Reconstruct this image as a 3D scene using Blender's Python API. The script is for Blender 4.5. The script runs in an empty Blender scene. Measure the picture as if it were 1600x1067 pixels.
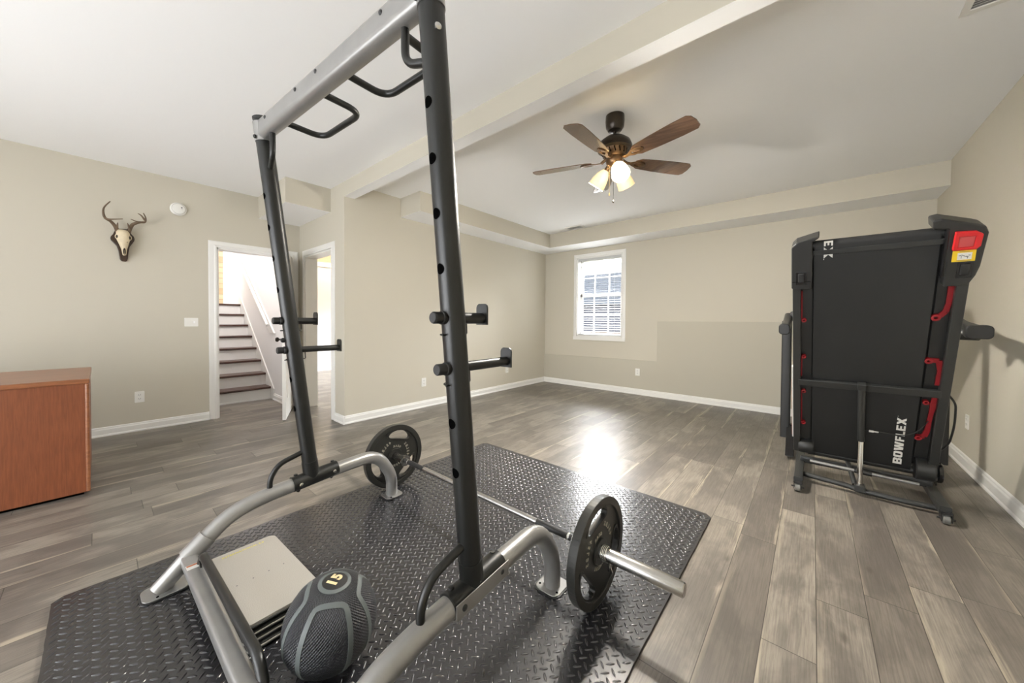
import bpy, bmesh, math, random
from math import sin, cos, pi, radians
from mathutils import Vector, Matrix
from mathutils.geometry import delaunay_2d_cdt
random.seed(7)
S = bpy.context.scene
C = S.collection

# ------------------------------------------------------------------ camera
f, yaw, pitch, roll, pcy, zc = 550.1625, 40.5112, -0.9862, 0.3807, 511.2573, 1.1832
ya, pa, ra = radians(yaw), radians(pitch), radians(roll)
fw = Vector((-sin(ya)*cos(pa), cos(ya)*cos(pa), sin(pa)))
r0 = Vector((cos(ya), sin(ya), 0)); u0 = r0.cross(fw)
rt = r0*cos(ra)+u0*sin(ra); up = u0*cos(ra)-r0*sin(ra)
cam = bpy.data.cameras.new('camera'); camo = bpy.data.objects.new('camera', cam); C.objects.link(camo)
camo.matrix_world = Matrix(((rt.x, up.x, -fw.x, 0), (rt.y, up.y, -fw.y, 0), (rt.z, up.z, -fw.z, zc), (0, 0, 0, 1)))
cam.sensor_width = 36; cam.lens = f/1600*36; cam.shift_y = (pcy-533.5)/1600
cam.clip_start = .02; cam.clip_end = 200
S.camera = camo

# ------------------------------------------------------------------ world, daylight, exposure
S.view_settings.view_transform = 'Standard'; S.view_settings.look = 'None'
S.view_settings.gamma = 1; S.view_settings.use_curve_mapping = False
S.view_settings.exposure = 0.80
W = bpy.data.worlds.new('world'); S.world = W; W.use_nodes = True
W.node_tree.nodes['Background'].inputs[0].default_value = (.93, .96, 1, 1)
W.node_tree.nodes['Background'].inputs[1].default_value = 5.0

def area(name, loc, aim, sx, sy, power, col):
    l = bpy.data.lights.new(name, 'AREA'); l.shape = 'RECTANGLE'; l.size = sx; l.size_y = sy
    l.energy = power; l.color = col
    o = bpy.data.objects.new(name, l); C.objects.link(o); o.location = loc
    o.rotation_euler = (Vector(aim)-Vector(loc)).to_track_quat('-Z', 'Y').to_euler()
    return o
# added fill behind camera and at the landing; daylight from far window, side room
area('back_ceiling_fill', (-1.6, -3.05, .7), (-1.6, -1.4, 2.7), 3.1, 1.2, 44, (1, .98, .95))  # added fill aimed up to brighten the ceiling from behind the camera
area('back_left_fill', (-4.1, -3.2, 1.5), (-4.1, -1.2, 2.7), 1.1, 1.0, 6, (1, .98, .95))  # weaker added fill, also behind the camera
area('daylight_far_window', (-4.0, 10.0, 4.5), (-2.9, 5.7, 1.6), 9, 2.0, 5200, (.95, .97, 1))
area('stair_landing_fill', (-8.3, -.7, 3.0), (-7.3, 1.6, 1.6), 1.3, 1.4, 30, (.96, .97, 1))  # fill added for the stairs; the landing has no window
area('daylight_side_room', (-6.3, 5.6, 1.5), (-6.3, 2, 1.3), 1.6, 1.5, 25, (1, .95, .88))

# ------------------------------------------------------------------ materials
def mat(name, col, rough=.5, metal=0, bump=None, spec=.5, vary=0, vscale=8, emit=None, estr=0, trans=0, coat=0):
    m = bpy.data.materials.new(name); m.use_nodes = True; nt = m.node_tree; N = nt.nodes; L = nt.links
    b = N['Principled BSDF']
    b.inputs['Base Color'].default_value = (*col, 1); b.inputs['Roughness'].default_value = rough
    b.inputs['Metallic'].default_value = metal; b.inputs['Specular IOR Level'].default_value = spec
    b.inputs['Coat Weight'].default_value = coat
    if trans: b.inputs['Transmission Weight'].default_value = trans
    tc = N.new('ShaderNodeTexCoord')
    if vary:
        n = N.new('ShaderNodeTexNoise'); n.inputs['Scale'].default_value = vscale; n.inputs['Detail'].default_value = 4
        L.new(tc.outputs['Object'], n.inputs['Vector'])
        mx = N.new('ShaderNodeMix'); mx.data_type = 'RGBA'
        mx.inputs[6].default_value = (*[c*(1-vary) for c in col], 1); mx.inputs[7].default_value = (*[min(1, c*(1+vary)) for c in col], 1)
        L.new(n.outputs['Fac'], mx.inputs[0]); L.new(mx.outputs[2], b.inputs['Base Color'])
    if bump:
        sc, st = bump[:2]
        n = N.new('ShaderNodeTexNoise' if len(bump) < 3 else 'ShaderNodeTexVoronoi'); n.inputs['Scale'].default_value = sc
        L.new(tc.outputs['Object'], n.inputs['Vector'])
        bp = N.new('ShaderNodeBump'); bp.inputs['Strength'].default_value = st; bp.inputs['Distance'].default_value = .002
        L.new(n.outputs[0], bp.inputs['Height']); L.new(bp.outputs[0], b.inputs['Normal'])
    if emit: b.inputs['Emission Color'].default_value = (*emit, 1); b.inputs['Emission Strength'].default_value = estr
    return m

class G:   # tiny node-graph helper
    def __init__(s, m): s.nt = m.node_tree; s.N = s.nt.nodes; s.L = s.nt.links
    def v(s, x, inp):
        if isinstance(x, (int, float)): inp.default_value = x
        elif isinstance(x, tuple): inp.default_value = x
        else: s.L.new(x, inp)
    def m(s, op, a, b=0.0, c=0.0):
        n = s.N.new('ShaderNodeMath'); n.operation = op; s.v(a, n.inputs[0]); s.v(b, n.inputs[1]); s.v(c, n.inputs[2]); return n.outputs[0]
    def comb(s, x, y, z):
        n = s.N.new('ShaderNodeCombineXYZ'); s.v(x, n.inputs[0]); s.v(y, n.inputs[1]); s.v(z, n.inputs[2]); return n.outputs[0]
    def wn(s, v):
        n = s.N.new('ShaderNodeTexWhiteNoise'); n.noise_dimensions = '3D'; s.L.new(v, n.inputs['Vector']); return n.outputs['Value']
    def noise(s, v, sc, det=3, rough=.5, dist=0):
        n = s.N.new('ShaderNodeTexNoise'); s.L.new(v, n.inputs['Vector']); n.inputs['Scale'].default_value = sc
        n.inputs['Detail'].default_value = det; n.inputs['Roughness'].default_value = rough; n.inputs['Distortion'].default_value = dist; return n.outputs['Fac']
    def mix(s, fac, a, b):
        n = s.N.new('ShaderNodeMix'); n.data_type = 'RGBA'; s.v(fac, n.inputs[0]); s.v(a, n.inputs[6]); s.v(b, n.inputs[7]); return n.outputs[2]
    def ss(s, x, lo, hi):
        n = s.N.new('ShaderNodeMapRange'); n.interpolation_type = 'SMOOTHSTEP'; s.v(x, n.inputs[0]); n.inputs[1].default_value = lo; n.inputs[2].default_value = hi; return n.outputs[0]

def floor_mat():
    m = bpy.data.materials.new('plank_flooring'); m.use_nodes = True; g = G(m); b = g.N['Principled BSDF']
    tc = g.N.new('ShaderNodeTexCoord'); sp = g.N.new('ShaderNodeSeparateXYZ'); g.L.new(tc.outputs['Object'], sp.inputs[0])
    x, y = sp.outputs[0], sp.outputs[1]
    X = g.m('DIVIDE', g.m('ADD', x, 10*.1592+.13), .1592); rI = g.m('FLOOR', X); fx = g.m('FRACT', X)
    off = g.wn(g.comb(rI, 3.3, 1.7))
    Y = g.m('ADD', g.m('DIVIDE', y, 1.22), g.m('MULTIPLY', off, 5.0)); bI = g.m('FLOOR', Y); fy = g.m('FRACT', Y)
    t = g.wn(g.comb(rI, bI, 0.5)); t2 = g.wn(g.comb(rI, bI, 7.5))
    # grain coordinates, shifted per board
    gv = g.comb(g.m('ADD', g.m('MULTIPLY', x, 14.0), g.m('MULTIPLY', t, 50.0)), g.m('ADD', g.m('MULTIPLY', y, 1.1), g.m('MULTIPLY', t2, 30.0)), 0.0)
    n1 = g.noise(gv, 1.0, 5, .6, .8)
    fv = g.comb(g.m('ADD', g.m('MULTIPLY', x, 170.0), g.m('MULTIPLY', t, 50.0)), g.m('MULTIPLY', y, 5.0), 0.0)
    n2 = g.noise(fv, 1.0, 4, .65, .3)
    bv = g.comb(g.m('ADD', g.m('MULTIPLY', x, 5.0), g.m('MULTIPLY', t2, 40.0)), g.m('ADD', g.m('MULTIPLY', y, 2.2), g.m('MULTIPLY', t, 30.0)), 0.0)
    n3 = g.noise(bv, 1.0, 5, .6, .35)
    base = g.mix(t, (.150, .130, .111, 1), (.285, .252, .212, 1))
    c1 = g.mix(g.ss(n3, .40, .60), base, g.mix(.60, base, (.082, .072, .064, 1)))
    c2 = g.mix(g.m('MULTIPLY', g.ss(n2, .35, .7), .50), c1, (.07, .062, .052, 1))
    # pale sapwood along some board edges
    ew = g.m('SUBTRACT', 1.0, g.ss(g.m('ADD', fx, g.m('MULTIPLY', g.m('SUBTRACT', n1, .5), 1.1)), -.08, .10))
    ew2 = g.ss(g.m('ADD', fx, g.m('MULTIPLY', g.m('SUBTRACT', n1, .5), 1.1)), .92, 1.08)
    e = g.m('MAXIMUM', g.m('MULTIPLY', ew, g.ss(t2, .5, .62)), g.m('MULTIPLY', ew2, g.m('SUBTRACT', 1.0, g.ss(t2, .32, .4))))
    c3 = g.mix(g.m('MULTIPLY', e, .6), c2, (.45, .39, .30, 1))
    # knots
    kv = g.comb(g.m('ADD', g.m('MULTIPLY', x, 7.0), g.m('MULTIPLY', t, 20.0)), g.m('MULTIPLY', y, 2.6), 0.0)
    vo = g.N.new('ShaderNodeTexVoronoi'); g.L.new(kv, vo.inputs['Vector']); vo.inputs['Scale'].default_value = 1.0
    k = g.m('SUBTRACT', 1.0, g.ss(vo.outputs['Distance'], .03, .12))
    c4 = g.mix(g.m('MULTIPLY', k, .6), c3, (.06, .047, .038, 1))
    gx = g.m('LESS_THAN', g.m('MINIMUM', fx, g.m('SUBTRACT', 1.0, fx)), .009)
    gy = g.m('LESS_THAN', g.m('MINIMUM', fy, g.m('SUBTRACT', 1.0, fy)), .0013)
    gap = g.m('MAXIMUM', gx, gy)
    c5 = g.mix(g.m('MULTIPLY', gap, .85), c4, (.03, .025, .02, 1))
    g.L.new(c5, b.inputs['Base Color'])
    rr = g.m('ADD', .30, g.m('MULTIPLY', n2, .14)); g.L.new(rr, b.inputs['Roughness'])
    b.inputs['Specular IOR Level'].default_value = .45
    bp = g.N.new('ShaderNodeBump'); bp.inputs['Strength'].default_value = .35; bp.inputs['Distance'].default_value = .0015
    g.L.new(g.m('SUBTRACT', g.m('MULTIPLY', n2, .4), gap), bp.inputs['Height']); g.L.new(bp.outputs[0], b.inputs['Normal'])
    return m

def wood_mat(name, c0, c1, axis=2, scale=60, rough=.35, stretch=.05, coat=0):
    m = bpy.data.materials.new(name); m.use_nodes = True; g = G(m); b = g.N['Principled BSDF']
    tc = g.N.new('ShaderNodeTexCoord'); mp = g.N.new('ShaderNodeMapping'); g.L.new(tc.outputs['Object'], mp.inputs[0])
    s = [scale]*3; s[axis] = scale*stretch; mp.inputs['Scale'].default_value = s
    n = g.noise(mp.outputs[0], 1.0, 6, .6, .6)
    n2 = g.noise(tc.outputs['Object'], 3.0, 2, .5, 1.5)
    g.L.new(g.mix(g.m('ADD', g.m('MULTIPLY', g.ss(n, .3, .7), .6), g.m('MULTIPLY', n2, .4)), (*c0, 1), (*c1, 1)), b.inputs['Base Color'])
    b.inputs['Roughness'].default_value = rough; b.inputs['Coat Weight'].default_value = coat
    return m

def glass_mat():
    m = bpy.data.materials.new('window_glass'); m.use_nodes = True; g = G(m)
    o = g.N['Material Output']; g.N.remove(g.N['Principled BSDF'])
    t = g.N.new('ShaderNodeBsdfTransparent'); gl = g.N.new('ShaderNodeBsdfGlossy'); gl.inputs['Roughness'].default_value = .02
    mx = g.N.new('ShaderNodeMixShader'); mx.inputs[0].default_value = .07
    g.L.new(t.outputs[0], mx.inputs[1]); g.L.new(gl.outputs[0], mx.inputs[2]); g.L.new(mx.outputs[0], o.inputs[0])
    return m

M = dict(
    floor=floor_mat(),
    wall=mat('beige_wall_paint', (.555, .52, .435), .75, bump=(260, .12), spec=.3),
    ceil=mat('white_ceiling_paint', (.93, .93, .925), .85, spec=.2),
    trim=mat('white_trim_paint', (.78, .77, .74), .35),
    white=mat('white_plastic', (.80, .79, .75), .35),
    slot=mat('dark_slot', (.05, .05, .05), .6),
    cream=mat('pale_stair_wall_paint', (.72, .71, .70), .7),
    rack=mat('black_powder_coat', (.0075, .008, .0072), .38, bump=(400, .08)),
    silver=mat('silver_powder_coat', (.31, .305, .295), .33, .55, vary=.12, vscale=14),
    chrome=mat('chrome', (.78, .77, .73), .14, 1),
    steel=mat('brushed_steel', (.52, .51, .49), .26, 1, bump=(500, .1)),
    iron=mat('grey_cast_iron', (.030, .030, .027), .36, .25, bump=(300, .15)),
    lettering=mat('worn_pale_lettering', (.30, .285, .23), .6),
    hole=mat('dark_hole', (.002, .002, .002), .95, spec=0),
    knob=mat('black_rubber', (.014, .014, .014), .5),
    mat=mat('black_eva_foam', (.022, .022, .025), .25, spec=.9, vary=.15, vscale=3),
    ball=mat('dimpled_black_rubber', (.022, .023, .027), .42),
    band=mat('grey_green_rubber', (.105, .12, .118), .5),
    gold=mat('cream_numerals', (.72, .58, .33), .5),
    vinyl=mat('grey_vinyl', (.36, .34, .30), .5, bump=(220, .5)),
    vinyl2=mat('dark_grey_vinyl_edge', (.045, .045, .042), .5),
    yellow=mat('yellow_print', (.62, .55, .06), .5),
    belt=mat('treadmill_belt', (.012, .0125, .0125), .62, bump=(600, .4)),
    tplast=mat('black_plastic', (.018, .0185, .018), .42),
    tframe=mat('dark_grey_frame_paint', (.026, .027, .026), .4),
    gloss=mat('gloss_black_plastic', (.01, .01, .011), .1),
    red=mat('red_plastic', (.55, .012, .015), .4),
    red3=mat('dark_red_rubber', (.26, .008, .013), .45),
    red2=mat('red_inset', (.50, .07, .07), .55),
    sticker=mat('yellow_sticker', (.80, .55, .02), .5),
    print=mat('white_print', (.72, .71, .67), .55),
    ink=mat('dark_ink', (.12, .12, .13), .6),
    orange=mat('orange_brown_sticker', (.45, .14, .06), .5),
    cab=wood_mat('cherry_wood_veneer', (.135, .038, .014), (.235, .072, .026), 2, 150, .42),
    cabt=wood_mat('cherry_wood_top', (.16, .055, .022), (.32, .125, .052), 1, 90, .28),
    tread=wood_mat('dark_stained_tread', (.035, .014, .010), (.09, .038, .026), 1, 60, .3),
    plaque=wood_mat('dark_walnut', (.022, .013, .008), (.07, .035, .018), 2, 80, .3),
    bone=mat('bone', (.70, .60, .42), .55, vary=.15, vscale=30),
    socket=mat('dark_eye_socket', (.05, .035, .022), .8),
    antler=mat('antler', (.13, .085, .048), .5, vary=.5, vscale=25),
    bronze=mat('dark_bronze', (.045, .036, .028), .28, .6),
    brass=mat('warm_bronze', (.14, .085, .045), .3, .7),
    blade=wood_mat('walnut_fan_blade', (.075, .040, .024), (.17, .098, .062), 0, 50, .22, .08, .8),
    slat=mat('white_blind_slat', (.55, .55, .54), .5),
    glass=glass_mat(),
    roof=mat('slate_blue_roof', (.035, .045, .062), .8, vary=.3, vscale=6),
    siding=mat('neighbour_siding', (.035, .038, .055), .8, vary=.3, vscale=3),
    brick=mat('neighbour_brick', (.07, .045, .033), .9, vary=.4, vscale=9),
    lawn=mat('dry_lawn', (.16, .15, .11), .95, vary=.3, vscale=4),
    shade_on=mat('lit_frosted_glass', (.95, .85, .65), .5, emit=(1, .78, .45), estr=6.0),
    shade=mat('frosted_glass', (.85, .72, .48), .35, emit=(1, .72, .38), estr=.35),
    bulb=mat('lit_bulb', (1, .9, .7), .5, emit=(1, .85, .6), estr=25),
)
def pine_mat():
    m = bpy.data.materials.new('pine_plank_wall'); m.use_nodes = True; g = G(m); b = g.N['Principled BSDF']
    tc = g.N.new('ShaderNodeTexCoord'); sp = g.N.new('ShaderNodeSeparateXYZ'); g.L.new(tc.outputs['Object'], sp.inputs[0])
    Zr = g.m('DIVIDE', sp.outputs[2], .105); zi = g.m('FLOOR', Zr); fz = g.m('FRACT', Zr)
    t = g.wn(g.comb(zi, 2.0, 1.0))
    n = g.noise(g.comb(g.m('MULTIPLY', sp.outputs[1], 3.0), g.m('MULTIPLY', sp.outputs[2], 45.0), t), 1.0, 4, .6, .5)
    c = g.mix(t, (.46, .33, .19, 1), (.62, .48, .31, 1)); c = g.mix(g.m('MULTIPLY', n, .5), c, (.30, .16, .06, 1))
    vo = g.N.new('ShaderNodeTexVoronoi'); g.L.new(g.comb(0.0, g.m('MULTIPLY', sp.outputs[1], 5.0), g.m('MULTIPLY', sp.outputs[2], 5.0)), vo.inputs['Vector']); vo.inputs['Scale'].default_value = 1.0
    c = g.mix(g.m('SUBTRACT', 1.0, g.ss(vo.outputs['Distance'], .04, .12)), c, (.09, .045, .02, 1))
    c = g.mix(g.m('LESS_THAN', fz, .06), c, (.10, .06, .03, 1))
    g.L.new(c, b.inputs['Base Color']); b.inputs['Roughness'].default_value = .6
    return m
M['pine'] = pine_mat()
def dimples(m, zc_, k, st):
    g = G(m); b = g.N['Principled BSDF']
    tc = g.N.new('ShaderNodeTexCoord'); sp = g.N.new('ShaderNodeSeparateXYZ'); g.L.new(tc.outputs['Object'], sp.inputs[0])
    x, y, z = sp.outputs[0], sp.outputs[1], g.m('SUBTRACT', sp.outputs[2], zc_)
    rxy = g.m('SQRT', g.m('ADD', g.m('MULTIPLY', x, x), g.m('MULTIPLY', y, y)))
    az = g.m('ARCTAN2', y, x); col = g.m('ARCTAN2', rxy, z)
    h = g.m('MULTIPLY', g.m('SINE', g.m('MULTIPLY', az, k)), g.m('SINE', g.m('MULTIPLY', col, k)))
    bp = g.N.new('ShaderNodeBump'); bp.inputs['Strength'].default_value = st; bp.inputs['Distance'].default_value = .002
    g.L.new(h, bp.inputs['Height']); g.L.new(bp.outputs[0], b.inputs['Normal'])
dimples(M['ball'], .145, 90.0, .8)

# ------------------------------------------------------------------ builders (all coordinates are world coordinates)
PW = {}
def thing(name, label, cat, loc=(0, 0, 0), group=None, kind=None):
    o = bpy.data.objects.new(name, None); C.objects.link(o); o.location = loc; o.empty_display_size = .1
    PW[o.name] = Vector(loc); tag(o, label, cat, group, kind); return o
def tag(o, label=None, cat=None, group=None, kind=None):
    if label: o['label'] = label
    if cat: o['category'] = cat
    if group: o['group'] = group
    if kind: o['kind'] = kind
    return o
def wloc(o): return PW.get(o.name, Vector((0, 0, 0)))
def obj(name, bm, m, parent=None, smooth=None, bevel=0, label=None):
    me = bpy.data.meshes.new(name)
    org = wloc(parent) if parent else Vector((0, 0, 0))
    bmesh.ops.recalc_face_normals(bm, faces=bm.faces)
    if org.length: bmesh.ops.translate(bm, vec=-org, verts=bm.verts)
    bm.to_mesh(me); bm.free()
    for mm in (m if isinstance(m, (list, tuple)) else [m]): me.materials.append(mm)
    o = bpy.data.objects.new(name, me); C.objects.link(o)
    PW[o.name] = org
    if parent: o.parent = parent
    if smooth is not None:
        me.polygons.foreach_set('use_smooth', [True]*len(me.polygons))
        me.set_sharp_from_angle(angle=radians(smooth))
    if bevel:
        md = o.modifiers.new('bevel', 'BEVEL'); md.width = bevel; md.segments = 2; md.limit_method = 'ANGLE'; md.angle_limit = radians(40)
    if label: o['label'] = label
    return o
def struct(name, bm, m, parent=None, **k):
    o = obj(name, bm, m, parent, **k)
    if parent is None: o['kind'] = 'structure'
    return o
def NB(): return bmesh.new()
def box(bm, lo, hi, mi=0, M4=None):
    v = [bm.verts.new(Vector((x, y, z)) if M4 is None else M4 @ Vector((x, y, z))) for x in (lo[0], hi[0]) for y in (lo[1], hi[1]) for z in (lo[2], hi[2])]
    for q in ((0, 1, 3, 2), (4, 6, 7, 5), (0, 4, 5, 1), (2, 3, 7, 6), (0, 2, 6, 4), (1, 5, 7, 3)):
        fc = bm.faces.new([v[i] for i in q]); fc.material_index = mi
    return bm
def B1(lo, hi, mi=0): return box(NB(), lo, hi, mi)
def fillet(pts, r, n=6):
    pts = [Vector(p) for p in pts]; out = [pts[0]]
    for i in range(1, len(pts)-1):
        a, b, c = pts[i-1], pts[i], pts[i+1]
        d1 = (a-b); d2 = (c-b); l = min(r, d1.length*.49, d2.length*.49)
        p1 = b+d1.normalized()*l; p2 = b+d2.normalized()*l
        for k in range(n+1):
            t = k/n; out.append((1-t)**2*p1+2*t*(1-t)*b+t*t*p2)
    out.append(pts[-1]); return out
def tube(bm, pts, r, n=16, ref=None, prof=None, mi=0, cap=True):
    """sweep a circle of radius r (a number or one per point) or a closed profile along pts"""
    pts = [Vector(p) for p in pts]; N = len(pts); rr = r if isinstance(r, (list, tuple)) else [r]*N
    t0 = (pts[1]-pts[0]).normalized()
    up_ = Vector(ref) if ref else (Vector((0, 0, 1)) if abs(t0.z) < .9 else Vector((1, 0, 0)))
    x = (up_-t0*up_.dot(t0)).normalized(); rings = []
    for i in range(N):
        t = ((pts[min(i+1, N-1)]-pts[i]).normalized()+(pts[i]-pts[max(i-1, 0)]).normalized()).normalized()
        x = (x-t*x.dot(t)).normalized(); y = t.cross(x)
        if prof: ring = [bm.verts.new(pts[i]+x*a*rr[i]+y*b*rr[i]) for a, b in prof]
        else: ring = [bm.verts.new(pts[i]+(x*cos(2*pi*k/n)+y*sin(2*pi*k/n))*rr[i]) for k in range(n)]
        rings.append(ring)
    m = len(rings[0])
    for i in range(N-1):
        for k in range(m):
            fc = bm.faces.new((rings[i][k], rings[i][(k+1) % m], rings[i+1][(k+1) % m], rings[i+1][k])); fc.material_index = mi
    if cap:
        for ring in (rings[0], rings[-1]):
            fc = bm.faces.new(ring); fc.material_index = mi
    return bm
def T1(pts, r, n=16, **k): return tube(NB(), pts, r, n, **k)
def rrect(w, h, r, n=4):
    o = []
    for cx, cy, a0 in ((w/2-r, h/2-r, 0), (-w/2+r, h/2-r, 90), (-w/2+r, -h/2+r, 180), (w/2-r, -h/2+r, 270)):
        for k in range(n+1):
            a = radians(a0+90*k/n); o.append((cx+r*cos(a), cy+r*sin(a)))
    return o
def lathe(bm, prof, org, axis=(0, 0, 1), n=32, mi=0):
    a = Vector(axis).normalized(); x = a.orthogonal().normalized(); y = a.cross(x); org = Vector(org); rings = []
    for r, h in prof:
        if r < 1e-6: rings.append([bm.verts.new(org+a*h)])
        else: rings.append([bm.verts.new(org+a*h+(x*cos(2*pi*k/n)+y*sin(2*pi*k/n))*r) for k in range(n)])
    for i in range(len(rings)-1):
        p, q = rings[i], rings[i+1]
        for k in range(n):
            j = (k+1) % n
            if len(p) == 1 and len(q) == 1: continue
            if len(p) == 1: vs = (p[0], q[j], q[k])
            elif len(q) == 1: vs = (p[k], p[j], q[0])
            else: vs = (p[k], p[j], q[j], q[k])
            fc = bm.faces.new(vs); fc.material_index = mi
    return bm
def slab(bm, outer, holes, z0, z1, F, mi=0):
    """extrude a 2D outline with holes between depths z0..z1; F maps (a,b,depth) to a point"""
    loops = [outer]+holes; vs = []; ed = []
    for lp in loops:
        s = len(vs); vs += [Vector(p) for p in lp]; ed += [(s+i, s+(i+1) % len(lp)) for i in range(len(lp))]
    ov, oe, of, *_ = delaunay_2d_cdt(vs, ed, [], 0, 1e-6)
    def inside(p, lp):
        c = False; j = len(lp)-1
        for i in range(len(lp)):
            if (lp[i][1] > p[1]) != (lp[j][1] > p[1]) and p[0] < (lp[j][0]-lp[i][0])*(p[1]-lp[i][1])/(lp[j][1]-lp[i][1])+lp[i][0]: c = not c
            j = i
        return c
    a = [bm.verts.new(F(v[0], v[1], z0)) for v in ov]; b = [bm.verts.new(F(v[0], v[1], z1)) for v in ov]
    cnt = {}
    for t in of:
        c = sum((ov[i] for i in t), Vector((0, 0)))/len(t)
        if inside(c, outer) and not any(inside(c, h) for h in holes):
            for vv, tt in ((a, t[::-1]), (b, t)):
                fc = bm.faces.new([vv[i] for i in tt]); fc.material_index = mi
            for i in range(len(t)):
                e = (t[i], t[(i+1) % len(t)]); cnt[e] = cnt.get(e, 0)+1
    for e in cnt:
        if (e[1], e[0]) not in cnt:
            fc = bm.faces.new((a[e[0]], a[e[1]], b[e[1]], b[e[0]])); fc.material_index = mi
    bmesh.ops.delete(bm, geom=[v for v in a+b if not v.link_faces], context='VERTS')
    return bm
def circ(r, n=32, cx=0, cy=0): return [(cx+r*cos(2*pi*k/n), cy+r*sin(2*pi*k/n)) for k in range(n)]
def text_bm(s, size, F, depth=.001, bold=0.0, align='CENTER', sx=1.0):
    cu = bpy.data.curves.new('lettering', 'FONT'); cu.body = s; cu.size = size; cu.align_x = align; cu.align_y = 'CENTER'
    cu.extrude = depth/2; cu.offset = bold; cu.space_character = 1.0+bold*3/size
    o = bpy.data.objects.new('lettering', cu); C.objects.link(o)
    dg = bpy.context.evaluated_depsgraph_get(); me = bpy.data.meshes.new_from_object(o.evaluated_get(dg))
    bm = NB(); bm.from_mesh(me); bpy.data.objects.remove(o); bpy.data.curves.remove(cu); bpy.data.meshes.remove(me)
    for v in bm.verts: v.co = F(v.co.x*sx, v.co.y, v.co.z)
    return bm
def join(bm, other):
    me = bpy.data.meshes.new('tmp'); other.to_mesh(me); other.free(); bm.from_mesh(me); bpy.data.meshes.remove(me); return bm
def frame_F(org, ex, ey, ez):
    org, ex, ey, ez = map(Vector, (org, ex, ey, ez))
    return lambda a, b, c: org+ex*a+ey*b+ez*c

# ------------------------------------------------------------------ room constants
H = 2.74
XD, YD, X1, YB, XR = -5.3966, 1.797, -4.0294, 5.7222, .9725
YK = -2.7           # wall behind the camera
WT = .13

# floor and ceiling
struct('floor', B1((-9.6, YK-.3, -.1), (XR+.2, YB+.1, 0)), M['floor'])
bm = B1((XD-.1, YK-.2, H), (XR+.2, YB+.2, H+.1))
struct('ceiling', bm, M['ceil'])

# left wall with the stair doorway (opening y .925..1.69, z 0..2.03)
D1a, D1b, DZ = .905, 1.70, 2.035
bm = NB(); box(bm, (XD-WT, YK, 0), (XD, D1a, H)); box(bm, (XD-WT, D1b, 0), (XD, YD+WT, H)); box(bm, (XD-WT, D1a, DZ), (XD, D1b, H))
struct('wall_left', bm, M['wall'])
# partition stub with the side-room doorway
D2a, D2b = -5.205, -4.345
bm = NB(); box(bm, (XD, YD, 0), (D2a, YD+WT, H)); box(bm, (D2b, YD, 0), (X1, YD+WT, H)); box(bm, (D2a, YD, DZ), (D2b, YD+WT, H))
struct('wall_partition', bm, M['wall'])
struct('wall_inner', B1((X1-WT, YD+WT, 0), (X1, YB+.1, H)), M['wall'])
# beam across the opening, painted beige on its faces and white below
def two_tone(name, lo, hi, label=None):
    bm = NB(); box(bm, lo, hi)
    bmesh.ops.recalc_face_normals(bm, faces=bm.faces)
    for fc in bm.faces:
        if fc.normal.z < -.5: fc.material_index = 1
    o = struct(name, bm, [M['wall'], M['ceil']]); return o
two_tone('trim_1', (X1-.001, YD, 2.5753), (XR+.001, 1.9151, H+.001))
two_tone('trim_2', (XD-.001, 1.3237, 2.467), (-4.3893, YD+.001, H+.001))
two_tone('trim_3', (X1-.001, 2.5089, 2.5008), (-3.6071, YB, H+.001))
two_tone('trim_4', (-3.6071, 5.2535, 2.5008), (XR+.001, YB, H+.001))
# far wall with window and the thicker foundation ledge
WX0, WX1, WZ0, WZ1 = -3.318, -2.452, .915, 2.345
bm = NB()
box(bm, (X1-.1, YB, 0), (WX0, YB+.16, H)); box(bm, (WX1, YB, 0), (XR+.1, YB+.16, H))
box(bm, (WX0, YB, 0), (WX1, YB+.16, WZ0)); box(bm, (WX0, YB, WZ1), (WX1, YB+.16, H))
struct('wall_far', bm, M['wall'])
bm = NB()
pts = [(X1, 0), (XR, 0), (XR, 1.195), (-1.862, 1.195), (-1.862, .56), (X1, .545)]
slab(bm, pts, [], YB-.022, YB+.001, lambda a, b, c: Vector((a, c, b)))
struct('trim_5', bm, mat('darker_beige', (.49, .46, .38), .75, bump=(260, .12), spec=.3), bevel=.006)  # lower wall face toned darker than the wall above
struct('wall_right', B1((XR, YK, 0), (XR+.15, YB+.16, H)), M['wall'])
# wall behind the camera, with door and window openings added to let in light
bm = NB()
for a, b, z0, z1 in ((XD-WT, -4.65, 0, H), (-4.65, -3.55, 0, .85), (-4.65, -3.55, 2.1, H), (-3.55, -3.2, 0, H), (-3.2, 0, 2.1, H), (0, XR+.15, 0, H)):
    box(bm, (a, YK-.15, z0), (b, YK, z1))
struct('wall_back', bm, M['wall'])
bm = NB()
for a, b in ((-3.2, -3.13), (-1.64, -1.56), (-.07, 0)): box(bm, (a, YK-.12, 0), (b, YK-.04, 2.1))
box(bm, (-3.2, YK-.12, 2.03), (0, YK-.04, 2.1)); box(bm, (-3.2, YK-.12, 0), (0, YK-.04, .06))
d3 = struct('unseen_patio_door', bm, M['trim'])  # unseen door, added for the fill light outside it
obj('pane', B1((-3.13, YK-.085, .06), (-.07, YK-.08, 2.03)), M['glass'], d3)
bm = NB()
for a, b in ((-4.65, -4.6), (-3.6, -3.55)): box(bm, (a, YK-.12, .85), (b, YK-.04, 2.1))
for a, b in ((.85, .9), (1.45, 1.5), (2.05, 2.1)): box(bm, (-4.6, YK-.12, a), (-3.6, YK-.04, b))
w2 = struct('unseen_back_window', bm, M['trim'])  # unseen window, added for the fill light outside it
obj('pane', B1((-4.6, YK-.085, .9), (-3.6, YK-.08, 2.05)), M['glass'], w2)

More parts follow.
